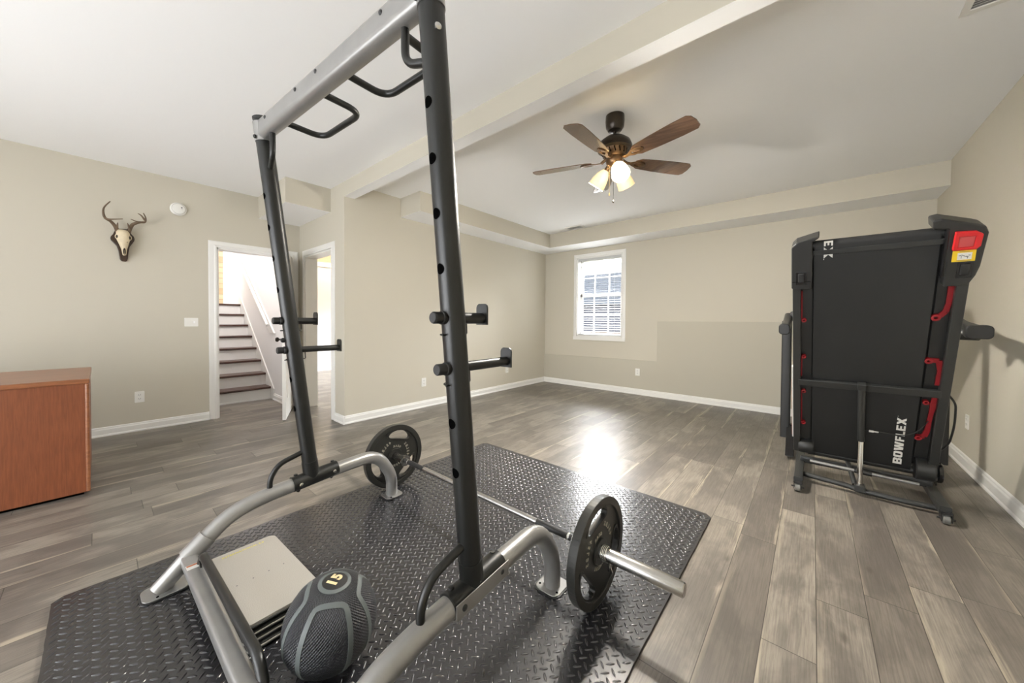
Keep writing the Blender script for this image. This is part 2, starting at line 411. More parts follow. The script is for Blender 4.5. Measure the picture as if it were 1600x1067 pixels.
# baseboards: profile swept along walls
def baseboard(name, p0, p1, nrm, h=.093):
    p0, p1, n = Vector((*p0, 0)), Vector((*p1, 0)), Vector((*nrm, 0))
    prof = [(0, 0), (.022, 0), (.022, .012), (.015, .022), (.015, h*.72), (.010, h*.82), (.009, h*.93), (.003, h), (0, h)]
    bm = NB(); rings = [[bm.verts.new(p+n*a+Vector((0, 0, b))) for a, b in prof] for p in (p0, p1)]
    k = len(prof)
    for i in range(k): bm.faces.new((rings[0][i], rings[0][(i+1) % k], rings[1][(i+1) % k], rings[1][i]))
    bm.faces.new(rings[0]); bm.faces.new(rings[1]); return struct(name, bm, M['trim'])
baseboard('baseboard_left', (XD, YK), (XD, .828), (1, 0))
baseboard('baseboard_partition', (-4.262, YD), (X1+.02, YD), (0, -1))
baseboard('baseboard_inner', (X1, YD-.02), (X1, YB-.022), (1, 0))
baseboard('baseboard_far', (X1, YB-.022), (XR, YB-.022), (0, -1))
baseboard('baseboard_right', (XR, YK), (XR, YB-.022), (-1, 0), .11)
baseboard('baseboard_back', (XD, YK), (-3.25, YK), (0, 1))

# door casings
def casing(bm, F, a0, a1, z1, w=.075, t=.018):
    pr = [(0, 0), (0, t), (w*.2, t), (w*.35, t*.7), (w*.85, t*.55), (w, t*.35), (w, 0)]
    path = [(a0, 0, -1, 0), (a0, z1, -1, 1), (a1, z1, 1, 1), (a1, 0, 1, 0)]
    rings = [[bm.verts.new(F(a+sa*(w-q[0]) if False else a+sa*q[0], z+sz*q[0], q[1])) for q in pr] for a, z, sa, sz in path]
    for i in range(3):
        for k in range(len(pr)):
            j = (k+1) % len(pr); bm.faces.new((rings[i][k], rings[i][j], rings[i+1][j], rings[i+1][k]))
    bm.faces.new(rings[0]); bm.faces.new(rings[-1])
# doorway to the stairs, its leaf swung into the room
F1 = lambda a, z, d: Vector((XD+d, a, z))
bm = NB(); casing(bm, F1, D1a, D1b, DZ)
box(bm, (XD-WT-.005, D1a-.001, 0), (XD+.001, D1a+.018, DZ)); box(bm, (XD-WT-.005, D1b-.018, 0), (XD+.001, D1b+.001, DZ)); box(bm, (XD-WT-.005, D1a, DZ-.018), (XD+.001, D1b, DZ+.001))
box(bm, (XD-.07, D1a+.018, 0), (XD-.055, D1a+.03, DZ-.018)); box(bm, (XD-.07, D1b-.03, 0), (XD-.055, D1b-.018, DZ-.018))
bmesh.ops.translate
door1 = struct('door_1', bm, M['trim'])
hx, hy = XD+.015, D1b-.03
dirv = Vector((-4.665-hx, 1.365-hy, 0)).normalized(); nv = Vector((-dirv.y, dirv.x, 0))
Ml = Matrix(((dirv.x, nv.x, 0, hx), (dirv.y, nv.y, 0, hy), (0, 0, 1, 0), (0, 0, 0, 1)))
bm = NB(); box(bm, (0, 0, .012), (.765, .035, 2.01), M4=Ml)
for z0, z1 in ((.25, .95), (1.1, 1.85)):
    for s in (-.004, .035): box(bm, (.12, s, z0), (.645, s+.004, z1), M4=Ml)
leaf = obj('door_leaf', bm, M['trim'], door1)
bm = NB()
for z in (.25, 1.1, 1.72):
    tube(bm, [(XD+.012, D1b-.02, z), (XD+.012, D1b-.02, z+.09)], .007, 10)
    box(bm, (XD+.001, D1b-.02, z), (XD+.004, D1b+.02, z+.09))
obj('hinge', bm, M['steel'], door1)
bm = NB()
for s in (-1, 1): lathe(bm, [(0, 0), (.024, 0), (.024, .006), (.01, .008), (.01, .035), (.026, .045), (.028, .06), (.02, .072), (0, .074)], Ml @ Vector((.70, .0175+.0175*s, .95)), nv*s, 16)
obj('door_knob', bm, M['bronze'], door1, smooth=40)
obj('strike_plate', B1((XD-.05, D1a+.017, .93), (XD-.02, D1a+.0195, 1.0)), M['bronze'], door1)
# doorway to the side room
F2 = lambda a, z, d: Vector((a, YD-d, z))
bm = NB(); casing(bm, F2, D2a, D2b, DZ)
box(bm, (D2a-.001, YD-.001, 0), (D2a+.018, YD+.15, DZ)); box(bm, (D2b-.018, YD-.001, 0), (D2b+.001, YD+.15, DZ)); box(bm, (D2a, YD-.001, DZ-.018), (D2b, YD+.15, DZ+.001))
struct('door_2', bm, M['trim'])

# ------------------------------------------------------------------ stairwell behind the left wall
XS = XD-WT
struct('wall_stair_right', B1((-9.6, 1.672, 0), (XS, 1.78, 5)), M['cream'])
bm = B1((-7.95, .55, 0), (XS, .65, 5)); struct('wall_stair_left', bm, M['cream'])
struct('wall_stair_landing', B1((-9.6, -1.1, 0), (-7.85, -1.0, 5)), M['cream'])  # solid wall closing the landing, no window in it
bm = NB(); box(bm, (-9.62, -1.1, 0), (-9.5, 1.8, 5)); struct('wall_stair_end', bm, M['cream'])
struct('wall_stair_pine', B1((-9.0, -1.0, 1.46), (-8.94, 1.60, 4.2)), M['pine'])
struct('trim_6', B1((-9.0, 1.60, 1.46), (-8.92, 1.671, 4.2)), M['trim'])
bm = NB(); box(bm, (-9.6, -1.1, 5), (XS, 1.8, 5.1)); struct('ceiling_stair', bm, M['ceil'])
st = thing('staircase', 'pale staircase with dark brown treads beyond the open doorway', 'stairs', (-6.2, 1.1, 0))
RISE, RUN = .1825, .246
for i in range(8):
    x = -6.19-RUN*i; z = RISE*(i+1)
    obj('riser', B1((x-.02, .652, RISE*i), (x, 1.67, z-.03)), M['trim'], st)
    obj('tread', B1((x-RUN-.02, .652, z-.03), (x+.028, 1.67, z)), M['tread'], st, bevel=.008)
struct('floor_landing', B1((-9.5, -1.0, 8*RISE-.2), (-8.05, .65, 8*RISE)), M['cream'])
obj('landing', B1((-8.92, .652, 8*RISE-.03), (-6.19-RUN*7-.2, 1.668, 8*RISE+.002)), M['cream'], st)
bm = NB(); a = -6.16; pts = [(a+.12, 0), (a+.12, .16), (a-RUN*8, .16+.13+RISE*8), (a-RUN*8, 8*RISE-.2), (a-.1, 0)]
slab(bm, pts, [], 1.658, 1.6712, lambda p, q, c: Vector((p, c, q)))
obj('skirt_board', bm, M['trim'], st)
obj('shoe_moulding', B1((-6.19, .652, 0), (-6.17, 1.66, .02)), M['trim'], st)
baseboard('baseboard_stair', (-6.05, 1.672), (XS, 1.672), (0, -1))
hr = thing('handrail', 'white wooden handrail on a backing board up the stair wall', 'handrail', (-7, 1.672, 1.6))
bm = NB(); slab(bm, [(-6.0, .985), (-6.20, .985), (-8.04, 2.285), (-7.82, 2.285)], [], 1.65, 1.673, lambda p, q, c: Vector((p, c, q)))
obj('backing_board', bm, M['trim'], hr, bevel=.004)
obj('rail', T1([(-6.1, 1.60, 1.10), (-7.86, 1.60, 2.33)], .021, 16), M['trim'], hr, smooth=40)
for x in (-6.25, -7.0, -7.75):
    z = 1.1+(-6.1-x)*.699
    obj('bracket', T1([(x, 1.65, z-.07), (x, 1.60, z-.06), (x, 1.60, z-.015)], .006, 8), M['bronze'], hr)

l = bpy.data.lights.new('stair_riser_fill', 'POINT'); l.energy = 38; l.color = (1, .90, .87); l.shadow_soft_size = .15  # fill added in the hall to brighten the risers, no fixture
o = bpy.data.objects.new('stair_riser_fill', l); C.objects.link(o); o.location = (-5.95, 1.0, 2.85)
# side room beyond the partition doorway
struct('wall_side_far', B1((-8.82, 1.78, 0), (-8.7, YB+.1, 2.42)), M['cream'])
struct('wall_side_upper', B1((-9.4, 1.78, 2.42), (-9.3, YB+.1, 3.4)), M['wall'])
struct('trim_7', B1((-9.3, 1.78, 2.42), (-8.66, YB+.1, 2.52)), M['trim'])
struct('ceiling_side', B1((-9.4, 1.78, 3.0), (X1-WT, YB+.2, 3.1)), M['ceil'])
bm = NB()
box(bm, (-8.8, YB+.02, 0), (-7.1, YB+.12, 3)); box(bm, (-5.5, YB+.02, 0), (X1, YB+.12, 3)); box(bm, (-7.1, YB+.02, 2.2), (-5.5, YB+.12, 3)); box(bm, (-7.1, YB+.02, 0), (-5.5, YB+.12, .8))
struct('wall_side_window', bm, M['cream'])
baseboard('baseboard_side', (-8.7, 1.79), (-8.7, YB), (1, 0))
struct('wall_side_near', B1((-9.4, 1.775, 0), (XS, 1.90, 3)), M['cream'])
l = bpy.data.lights.new('side_room_lamp', 'POINT'); l.energy = 25; l.color = (1, .72, .42); l.shadow_soft_size = .12
o = bpy.data.objects.new('side_room_lamp', l); C.objects.link(o); o.location = (-8.2, 3.6, 2.8)

# ------------------------------------------------------------------ far window, blind and what lies outside
bm = NB()
Fw = lambda a, z, d: Vector((a, YB-d, z))
pr_w = .06
casing(bm, lambda a, z, d: Fw(a, z+WZ0, d), WX0, WX1, WZ1-WZ0, .062, .02)
box(bm, (WX0-.062, YB-.02, WZ0-.062), (WX1+.062, YB, WZ0))
# jamb liner
box(bm, (WX0-.001, YB-.005, WZ0), (WX0+.02, YB+.16, WZ1)); box(bm, (WX1-.02, YB-.005, WZ0), (WX1+.001, YB+.16, WZ1))
box(bm, (WX0, YB-.005, WZ1-.02), (WX1, YB+.16, WZ1+.001)); box(bm, (WX0, YB-.005, WZ0-.001), (WX1, YB+.16, WZ0+.02))
win = struct('window_1', bm, M['trim'])
zm = 1.66
for nm, z0, z1, y in (('sash', WZ0+.02, zm+.02, YB+.09), ('sash', zm-.02, WZ1-.02, YB+.12)):
    bm = NB(); x0, x1 = WX0+.02, WX1-.02
    for lo, hi in (((x0, z0), (x0+.045, z1)), ((x1-.045, z0), (x1, z1)), ((x0, z0), (x1, z0+.045)), ((x0, z1-.045), (x1, z1))): box(bm, (lo[0], y, lo[1]), (hi[0], y+.028, hi[1]))
    for k in (1, 2):
        xm = x0+(x1-x0)*k/3; box(bm, (xm-.009, y+.004, z0), (xm+.009, y+.02, z1))
    box(bm, (x0, y+.004, (z0+z1)/2-.009), (x1, y+.02, (z0+z1)/2+.009))
    sa = obj(nm, bm, M['trim'], win)
    obj('pane', B1((x0+.04, y+.012, z0+.04), (x1-.04, y+.014, z1-.04)), M['glass'], sa)
bl = thing('window_blind', 'white slatted blind lowered inside the far window frame', 'blind', (-2.885, YB+.02, WZ1))
obj('headrail', B1((WX0+.022, YB+.005, WZ1-.065), (WX1-.022, YB+.055, WZ1-.02)), M['slat'], bl)
bm = NB(); z = WZ0+.05; k = 0
while z < WZ1-.08:
    c_ = Matrix.Translation((0, YB+.035, z)) @ Matrix.Rotation(radians(6), 4, 'X')
    box(bm, (WX0+.026, -.023, -.0012), (WX1-.026, .023, .0012), M4=c_); z += .0405
obj('slats', bm, M['slat'], bl)
obj('bottom_rail', B1((WX0+.026, YB+.012, WZ0+.022), (WX1-.026, YB+.058, WZ0+.037)), M['slat'], bl)
for x in (WX0+.14, WX1-.14): obj('ladder_cord', T1([(x, YB+.009, WZ0+.04), (x, YB+.009, WZ1-.06)], .0012, 6), M['white'], bl)
obj('tilt_wand', T1([(WX0+.085, YB-.004, WZ1-.06), (WX0+.085, YB-.006, WZ1-.66)], .0035, 8), mat('grey_wand', (.16, .16, .16), .3), bl)
bm = T1([(WX1-.16, YB, WZ1-.06), (WX1-.16, YB-.002, WZ0+.50)], .0012, 6); lathe(bm, [(0, 0), (.006, -.004), (.007, -.03), (0, -.034)], (WX1-.16, YB-.002, WZ0+.5), n=10)
obj('lift_cord', bm, M['ink'], bl)
# neighbour house and lawn outside
nh = thing('neighbour_house', 'blue grey house with a pale lawn seen through the blind', 'house', (-7, 15, -.4))
obj('wall', B1((-13, 14, .2), (-2.9, 20, 1.9)), M['siding'], nh)
obj('foundation', B1((-13.0, 13.95, -.4), (-2.9, 20, .75)), M['brick'], nh)
bm = NB(); slab(bm, [(-13.4, 1.9), (-2.5, 1.9), (-4.3, 3.2), (-13.4, 3.2)], [], 13.7, 20.3, lambda a, b, c: Vector((a, c, b)))
obj('roof', bm, M['roof'], nh)
bm = B1((-30, YB+.4, -.5), (20, 40, -.4)); struct('ground', bm, M['lawn'])

# ------------------------------------------------------------------ wall plates
def outlet(org, nrm, label, kind='outlet', w=.072, h=.116):
    n = Vector(nrm); ex = Vector((0, 0, 1)).cross(n); F = frame_F(org, ex, (0, 0, 1), n)
    cat = {'outlet': 'outlet', 'switch': 'light switch'}[kind]
    t = thing('wall_outlet' if kind == 'outlet' else 'switch_plate', label, cat, org, 'white duplex wall outlets' if kind == 'outlet' else None)
    bm = NB(); slab(bm, rrect(w, h, .006), [], 0, .006, F); obj('plate', bm, M['white'], t, bevel=.002)
    if kind == 'outlet':
        for s in (-1, 1):
            bm = NB(); slab(bm, rrect(.034, .028, .009), [], .005, .008, lambda a, b, c, s=s: F(a, b+s*.02, c)); r = obj('socket', bm, M['white'], t)
            bm = NB()
            for a in (-.007, .007): slab(bm, rrect(.003, .010, .001), [], .0075, .0085, lambda p, q, c, s=s, a=a: F(a+p, q+s*.02+.003, c))
            slab(bm, circ(.0025, 10), [], .0075, .0085, lambda p, q, c, s=s: F(p, q+s*.02-.007, c))
            obj('slot', bm, M['slot'], r)
    else:
        bm = NB(); slab(bm, rrect(.033, .066, .002), [], .005, .009, lambda a, b, c: F(a-.024, b, c)); obj('rocker', bm, M['white'], t, bevel=.001)
        bm = NB(); slab(bm, rrect(.012, .026, .002), [], .005, .014, lambda a, b, c: F(a+.024, b, c)); obj('toggle', bm, M['ceil'], t, bevel=.001)
    return t
outlet((XD, .265, .358), (1, 0, 0), 'white wall outlet low on the beige wall under the mounted skull')
outlet((X1, 2.866, .343), (1, 0, 0), 'white wall outlet left of the near rack upright, low on the side wall')
outlet((X1, 4.586, .346), (1, 0, 0), 'white wall outlet on the side wall just below the lower rack spotter arm plate')
outlet((-2.165, YB-.022, .366), (0, -1, 0), 'white wall outlet on the far wall below the ledge right of the window')
outlet((XR, 4.59, .387), (-1, 0, 0), 'white wall outlet on the right wall behind the treadmill')
outlet((XD, .678, 1.148), (1, 0, 0), 'white two gang switch plate left of the stair doorway', 'switch', .118, .098)
# smoke alarm
sm = thing('smoke_alarm', 'round white smoke alarm high on the wall right of the skull', 'smoke alarm', (XD, .578, 2.405))
obj('body', lathe(NB(), [(0, 0), (.07, 0), (.07, .012), (.062, .018), (.06, .026), (.05, .034), (.0, .037)], (XD, .578, 2.405), (1, 0, 0), 40), M['white'], sm, smooth=35)
obj('rim_groove', lathe(NB(), [(.056, .0275), (.0575, .0285), (.0545, .0305), (.053, .0295)], (XD+.001, .578, 2.405), (1, 0, 0), 40), mat('pale_grey_plastic', (.5, .49, .46), .5), sm)
bm = NB(); slab(bm, circ(.007, 12), [], .034, .0385, frame_F((XD, .603, 2.42), (0, 1, 0), (0, 0, 1), (1, 0, 0)))
slab(bm, circ(.003, 8), [], .034, .0375, frame_F((XD, .606, 2.40), (0, 1, 0), (0, 0, 1), (1, 0, 0))); obj('test_button', bm, M['ink'], sm)

# ceiling vents
def vent(x0, x1, y0, y1, label, along):
    t = thing('ceiling_vent', label, 'vent', ((x0+x1)/2, (y0+y1)/2, H))
    bm = NB(); w = .03
    slab(bm, [(x0, y0), (x1, y0), (x1, y1), (x0, y1)], [[(x0+w, y0+w), (x1-w, y0+w), (x1-w, y1-w), (x0+w, y1-w)]], H-.008, H, lambda a, b, c: Vector((a, b, c)))
    obj('frame', bm, M['white'], t)
    obj('backing', B1((x0+w, y0+w, H-.0015), (x1-w, y1-w, H-.0005)), mat('vent_shadow_grey', (.2, .2, .2), .8), t)
    bm = NB(); n = int((y1-y0-2*w)/.018) if along == 'x' else int((x1-x0-2*w)/.018)
    for i in range(n):
        q = (i+.5)*.018
        if along == 'x': box(bm, (x0+w, -.007, -.0006), (x1-w, .007, .0006), M4=Matrix.Translation((0, y0+w+q, H-.005)) @ Matrix.Rotation(radians(30), 4, 'X'))
        else: box(bm, (-.007, y0+w, -.0006), (.007, y1-w, .0006), M4=Matrix.Translation((x0+w+q, 0, H-.005)) @ Matrix.Rotation(radians(30), 4, 'Y'))
    obj('louvres', bm, M['white'], t)
vent(-3.17, -2.86, 5.02, 5.20, 'small white ceiling vent near the far left corner of the ceiling', 'x')
vent(.535, .90, 2.53, 2.84, 'white ceiling vent at the top right, right of the beam', 'x')

# ------------------------------------------------------------------ ceiling fan
FX, FY = -1.165, 2.548
fan = thing('ceiling_fan', 'dark bronze ceiling fan with five brown blades and glass lamp shades', 'ceiling fan', (FX, FY, H))
ax = (FX, FY, 0)
obj('canopy', lathe(NB(), [(0, 2.74), (.068, 2.74), (.070, 2.70), (.066, 2.655), (.05, 2.63), (.022, 2.622), (0, 2.622)], ax, n=40), M['bronze'], fan, smooth=40)
obj('downrod', T1([(FX, FY, 2.64), (FX, FY, 2.56)], .0125, 16), M['bronze'], fan, smooth=40)
obj('motor_housing', lathe(NB(), [(0, 2.585), (.03, 2.585), (.075, 2.572), (.115, 2.54), (.128, 2.505), (.125, 2.485), (.10, 2.48), (0, 2.48)], ax, n=48), M['bronze'], fan, smooth=35)
bm = lathe(NB(), [(0, 2.485), (.098, 2.482), (.09, 2.45), (.07, 2.425), (0, 2.425)], ax, n=48)
vb = obj('vent_ring', bm, M['brass'], fan, smooth=35)
bm = NB()
for k in range(16):
    a = 2*pi*k/16; tube(bm, [(FX+.096*cos(a), FY+.096*sin(a), 2.476), (FX+.086*cos(a+.12), FY+.086*sin(a+.12), 2.443)], .0045, 6)
obj('vent_slots', bm, M['hole'], vb)
obj('switch_housing', lathe(NB(), [(0, 2.43), (.062, 2.428), (.066, 2.41), (.06, 2.385), (.05, 2.365), (.03, 2.355), (0, 2.353)], ax, n=40), M['brass'], fan, smooth=40)
for k in range(5):
    a = radians(-18+72*k); R = Matrix.Translation((FX, FY, 2.405)) @ Matrix.Rotation(a, 4, 'Z') @ Matrix.Rotation(radians(-12), 4, 'X')
    ol = [(.17, -.03), (.21, -.055), (.35, -.066), (.52, -.072), (.615, -.070), (.638, -.05), (.645, 0), (.638, .05), (.615, .070), (.52, .072), (.35, .066), (.21, .055), (.17, .03)]
    bm = NB(); slab(bm, ol, [], -.003, .003, lambda p, q, c: R @ Vector((p, q, c))); bld = obj('blade', bm, M['blade'], fan)
    bm = NB(); slab(bm, [(.085, -.016), (.13, -.012), (.17, -.03), (.215, -.034), (.25, -.018), (.262, 0), (.25, .018), (.215, .034), (.17, .03), (.13, .012), (.085, .016)], [[(.175, -.014), (.21, -.018), (.23, 0), (.21, .018), (.175, .014), (.16, 0)]], -.010, -.003, lambda p, q, c: R @ Vector((p, q, c)))
    tube(bm, [R @ Vector((.06, 0, .02)), R @ Vector((.10, 0, -.006))], .012, 8)
    obj('blade_iron', bm, M['brass'], fan, bevel=.002)
# lamp arms: one shade faces the camera and is lit
for k, (az, on) in enumerate(((-48, True), (182, False), (76, False))):
    a = radians(az); d = Vector((cos(a), sin(a), 0)); base = Vector((FX, FY, 2.375))+d*.045
    axd = (d*.62+Vector((0, 0, -.78))).normalized(); hd = base+axd*.035
    obj('lamp_arm', T1([base-axd*.01, hd], .017, 14), M['brass'], fan, smooth=40)
    pr = [(.024, 0), (.034, .015), (.05, .045), (.060, .085), (.063, .115), (.066, .135), (.062, .135), (.059, .115), (.056, .085), (.046, .045), (.030, .016), (.020, .003)]
    sh = obj('lamp_shade', lathe(NB(), pr, hd, axd, 32), M['shade_on'] if on else M['shade'], fan, smooth=60, label='lit glass shade' if on else None)
    obj('bulb', lathe(NB(), [(0, .0), (.012, .0), (.014, .03), (.024, .05), (.026, .066), (.018, .082), (0, .087)], hd, axd, 20), M['bulb'] if on else M['shade'], sh, smooth=60)
    l = bpy.data.lights.new('fan_bulb_and_fill', 'POINT'); l.energy = (130, 75, 95)[k]; l.color = (1, .95, .87); l.shadow_soft_size = .03  # lights in the unlit shades are added to brighten the far room
    o = bpy.data.objects.new('fan_bulb_and_fill', l); C.objects.link(o); o.location = hd+axd*.098
for dx, dy, z1, m_ in ((-.03, -.02, 2.165, 'gold'), (.01, -.035, 2.10, 'bronze')):
    bm = T1([(FX+dx, FY+dy, 2.36), (FX+dx, FY+dy, z1)], .0012, 6); lathe(bm, [(0, 0), (.004, -.002), (.007, -.012), (.005, -.022), (0, -.026)], (FX+dx, FY+dy, z1), n=12)
    obj('pull_chain', bm, M[m_], fan)

# ------------------------------------------------------------------ mounted skull
sk = thing('deer_skull_mount', 'bleached deer skull with brown antlers on a dark wood plaque', 'skull mount', (XD, .16, 1.93))
pl = [(.115, 2.093), (.103, 2.067), (.093, 2.034), (.078, 2.010), (.074, 1.992), (.078, 1.972), (.093, 1.952), (.116, 1.92), (.129, 1.867), (.137, 1.789), (.145, 1.774), (.152, 1.769), (.179, 1.769), (.186, 1.776), (.192, 1.797), (.199, 1.878), (.207, 1.925), (.227, 1.965), (.239, 1.99), (.242, 2.01), (.237, 2.033), (.219, 2.058), (.206, 2.087), (.189, 2.1)]
bm = NB(); slab(bm, pl, [], XD, XD+.022, lambda a, b, c: Vector((c, a, b))); obj('plaque', bm, M['plaque'], sk, bevel=.004)
# skull: lofted sections down the face: z, centre y, half width, front depth
secs = [(2.085, .158, .022, .05), (2.075, .158, .036, .085), (2.05, .159, .047, .105), (2.02, .160, .050, .112), (1.995, .161, .051, .112), (1.97, .161, .044, .105), (1.945, .163, .036, .098), (1.915, .165, .028, .09), (1.885, .166, .020, .082), (1.855, .167, .016, .074), (1.832, .168, .013, .066), (1.826, .168, .006, .058)]
bm = NB(); rings = []
for z, cy_, w, dp in secs:
    ring = []
    for k in range(20):
        a = 2*pi*k/20; cs, sn = cos(a), sin(a)
        yy = cy_+w*math.copysign(abs(sn)**.85, sn); xx = XD+.02+max(0, .5+.5*cs)**.8*dp
        ring.append(bm.verts.new((xx, yy, z)))
    rings.append(ring)
for i in range(len(rings)-1):
    for k in range(20): bm.faces.new((rings[i][k], rings[i][(k+1) % 20], rings[i+1][(k+1) % 20], rings[i+1][k]))
bm.faces.new(rings[0]); bm.faces.new(rings[-1])
skull = obj('skull', bm, M['bone'], sk, smooth=60)
def blob(bm, c, r, n=12):
    mtx = Matrix.Translation(c) @ Matrix.Diagonal((*r, 1)); bmesh.ops.create_uvsphere(bm, u_segments=n, v_segments=8, radius=1, matrix=mtx)
for s, y in ((-1, .120), (1, .203)):
    bm = NB(); blob(bm, (XD+.104, y, 2.003), (.016, .0115, .018)); obj('eye_socket', bm, M['socket'], skull, smooth=60)
    bm = NB(); blob(bm, (XD+.108, y-s*.0, 2.003), (.0, .0, .0)) if False else NB()
    tube(bm, [(XD+.100+.010*cos(a), y+.014*cos(a)*.0+.0125*sin(a), 2.003+.021*cos(a)) for a in [2*pi*k/16 for k in range(17)]], .004, 8)
    obj('eye_rim', bm, M['bone'], skull, smooth=60)
    bm = NB(); blob(bm, (XD+.106, .164+s*.021, 1.958), (.010, .005, .012)); obj('cheek_hollow', bm, M['socket'], skull, smooth=60)
bm = NB()
for s in (-1, 1): blob(bm, (XD+.095, .167+s*.006, 1.862), (.012, .0042, .028))
blob(bm, (XD+.098, .167, 1.885), (.014, .006, .012))
obj('nose_opening', bm, M['socket'], skull, smooth=60)
def antler(pts, r0, r1, x0, x1):
    n = len(pts); P3 = [Vector((x0+(x1-x0)*i/(n-1), *p)) for i, p in enumerate(pts)]
    # Catmull-Rom
    out = []; rr = []
    for i in range(n-1):
        p0, p1, p2, p3 = P3[max(i-1, 0)], P3[i], P3[i+1], P3[min(i+2, n-1)]
        for k in range(5):
            t = k/5; out.append(.5*((2*p1)+(p2-p0)*t+(2*p0-5*p1+4*p2-p3)*t*t+(3*p1-p0-3*p2+p3)*t**3)); rr.append(r0+(r1-r0)*(i+t)/(n-1))
    out.append(P3[-1]); rr.append(r1); return T1(out, rr, 10)
A = [([(.125, 2.055), (.108, 2.105), (.078, 2.146), (.042, 2.17), (.030, 2.218), (.038, 2.27), (.076, 2.33)], .018, .004, .06, .15),
     ([(.040, 2.168), (.063, 2.156), (.108, 2.163), (.157, 2.173)], .011, .003, .115, .17), ([(.119, 2.085), (.122, 2.119), (.124, 2.142)], .011, .003, .075, .10)]
Bz = [([(.196, 2.06), (.220, 2.136), (.247, 2.163), (.279, 2.177), (.312, 2.184), (.316, 2.226), (.299, 2.269)], .018, .004, .06, .15),
      ([(.300, 2.181), (.28, 2.172), (.246, 2.172), (.210, 2.183)], .010, .003, .12, .17), ([(.312, 2.200), (.285, 2.241), (.26, 2.256)], .010, .003, .13, .15), ([(.206, 2.09), (.197, 2.126), (.190, 2.15)], .011, .003, .075, .10)]
for grp in (A, Bz):
    bm = NB()
    for p, a, b, x0, x1 in grp: join(bm, antler(p, a, b, XD+x0, XD+x1))
    obj('antler', bm, M['antler'], sk, smooth=60)

# ------------------------------------------------------------------ cherry cabinet at the left
cb = thing('wood_cabinet', 'reddish brown cherry wood cabinet cut off by the left edge', 'cabinet', (-4.1, -.6, 0))
cx0, cx1, cy0, cy1 = -4.56, -3.684, -1.25, -.05
obj('body', B1((cx0+.01, cy0+.01, .02), (cx1-.008, cy1-.004, .748)), M['cab'], cb)
obj('edge_post', B1((cx1-.03, cy1-.02, .02), (cx1, cy1, .748)), M['cabt'], cb, bevel=.008)
obj('top', B1((cx0, cy0, .748), (cx1+.002, cy1+.002, .78)), M['cabt'], cb, bevel=.006)
obj('plinth', B1((cx0+.03, cy0+.03, 0), (cx1-.03, cy1-.03, .02)), M['hole'], cb)

# ------------------------------------------------------------------ foam mat with raised lozenges
MX0, MX1, MY0, MY1, MT = -2.385, -.448, -.14, 2.405, .012
fm = thing('gym_floor_mat', 'black diamond-plate rubber gym mat under the squat rack', 'mat', ((MX0+MX1)/2, (MY0+MY1)/2, 0))
rnd = random.Random(3)
def rag(p, q, n, amp):
    p, q = Vector(p), Vector(q); nn = Vector((-(q-p).y, (q-p).x)).normalized(); return [tuple(p+(q-p)*i/n+nn*rnd.uniform(-amp, amp)) for i in range(n)]
cr = .03
corn = [(MX0+cr, MY0), (MX1-cr, MY0), (MX1, MY0+cr), (MX1, MY1-cr), (MX1-cr, MY1), (MX0+cr, MY1), (MX0, MY1-cr), (MX0, MY0+cr)]
ol = []
for i in range(8):
    a, b = corn[i], corn[(i+1) % 8]; ol += rag(a, b, 60 if (Vector(a)-Vector(b)).length > .1 else 2, .0012)
bm = NB(); slab(bm, ol, [], .0005, MT, lambda a, b, c: Vector((a, b, c)))
base = obj('base_sheet', bm, M['mat'], fm)
import array
vs, fs = [], []
P_ = .0408; nx = int((MX1-MX0)/P_)+1; ny = int((MY1-MY0)/P_)+1
prof = [(1.0, .0, -.0003), (.86, .62, .0018), (.55, .55, .0030)]
for i in range(nx*2):
    for j in range(ny*2):
        if (i+j) % 2: continue
        x = MX0+.01+(i+.5)*P_/2; y = MY0+.01+(j+.5)*P_/2
        if x > MX1-.018 or y > MY1-.018 or x < MX0+.018 or y < MY0+.018: continue
        a = radians(45 if i % 2 else 135); ca, sa = cos(a), sin(a); b0 = len(vs)
        for sc_, z in ((1.0, MT-.0004), (.72, MT+.0022)):
            for k in range(8):
                t = 2*pi*k/8; lx = .0175*cos(t)*sc_; ly = .0054*sin(t)*(1 if sc_ == 1 else .6)
                vs.append((x+lx*ca-ly*sa, y+lx*sa+ly*ca, z))
        vs.append((x, y, MT+.0032))
        for k in range(8):
            q = (k+1) % 8; fs.append((b0+k, b0+q, b0+8+q, b0+8+k)); fs.append((b0+8+k, b0+8+q, b0+16))
me = bpy.data.meshes.new('raised_tread'); off = PW[fm.name]
me.from_pydata([(a-off.x, b-off.y, c-off.z) for a, b, c in vs], [], fs); me.materials.append(M['mat'])
me.polygons.foreach_set('use_smooth', [True]*len(me.polygons))
o = bpy.data.objects.new('raised_tread', me); C.objects.link(o); o.parent = fm; o['kind'] = 'stuff'
ZT = MT+.0034     # top of the mat

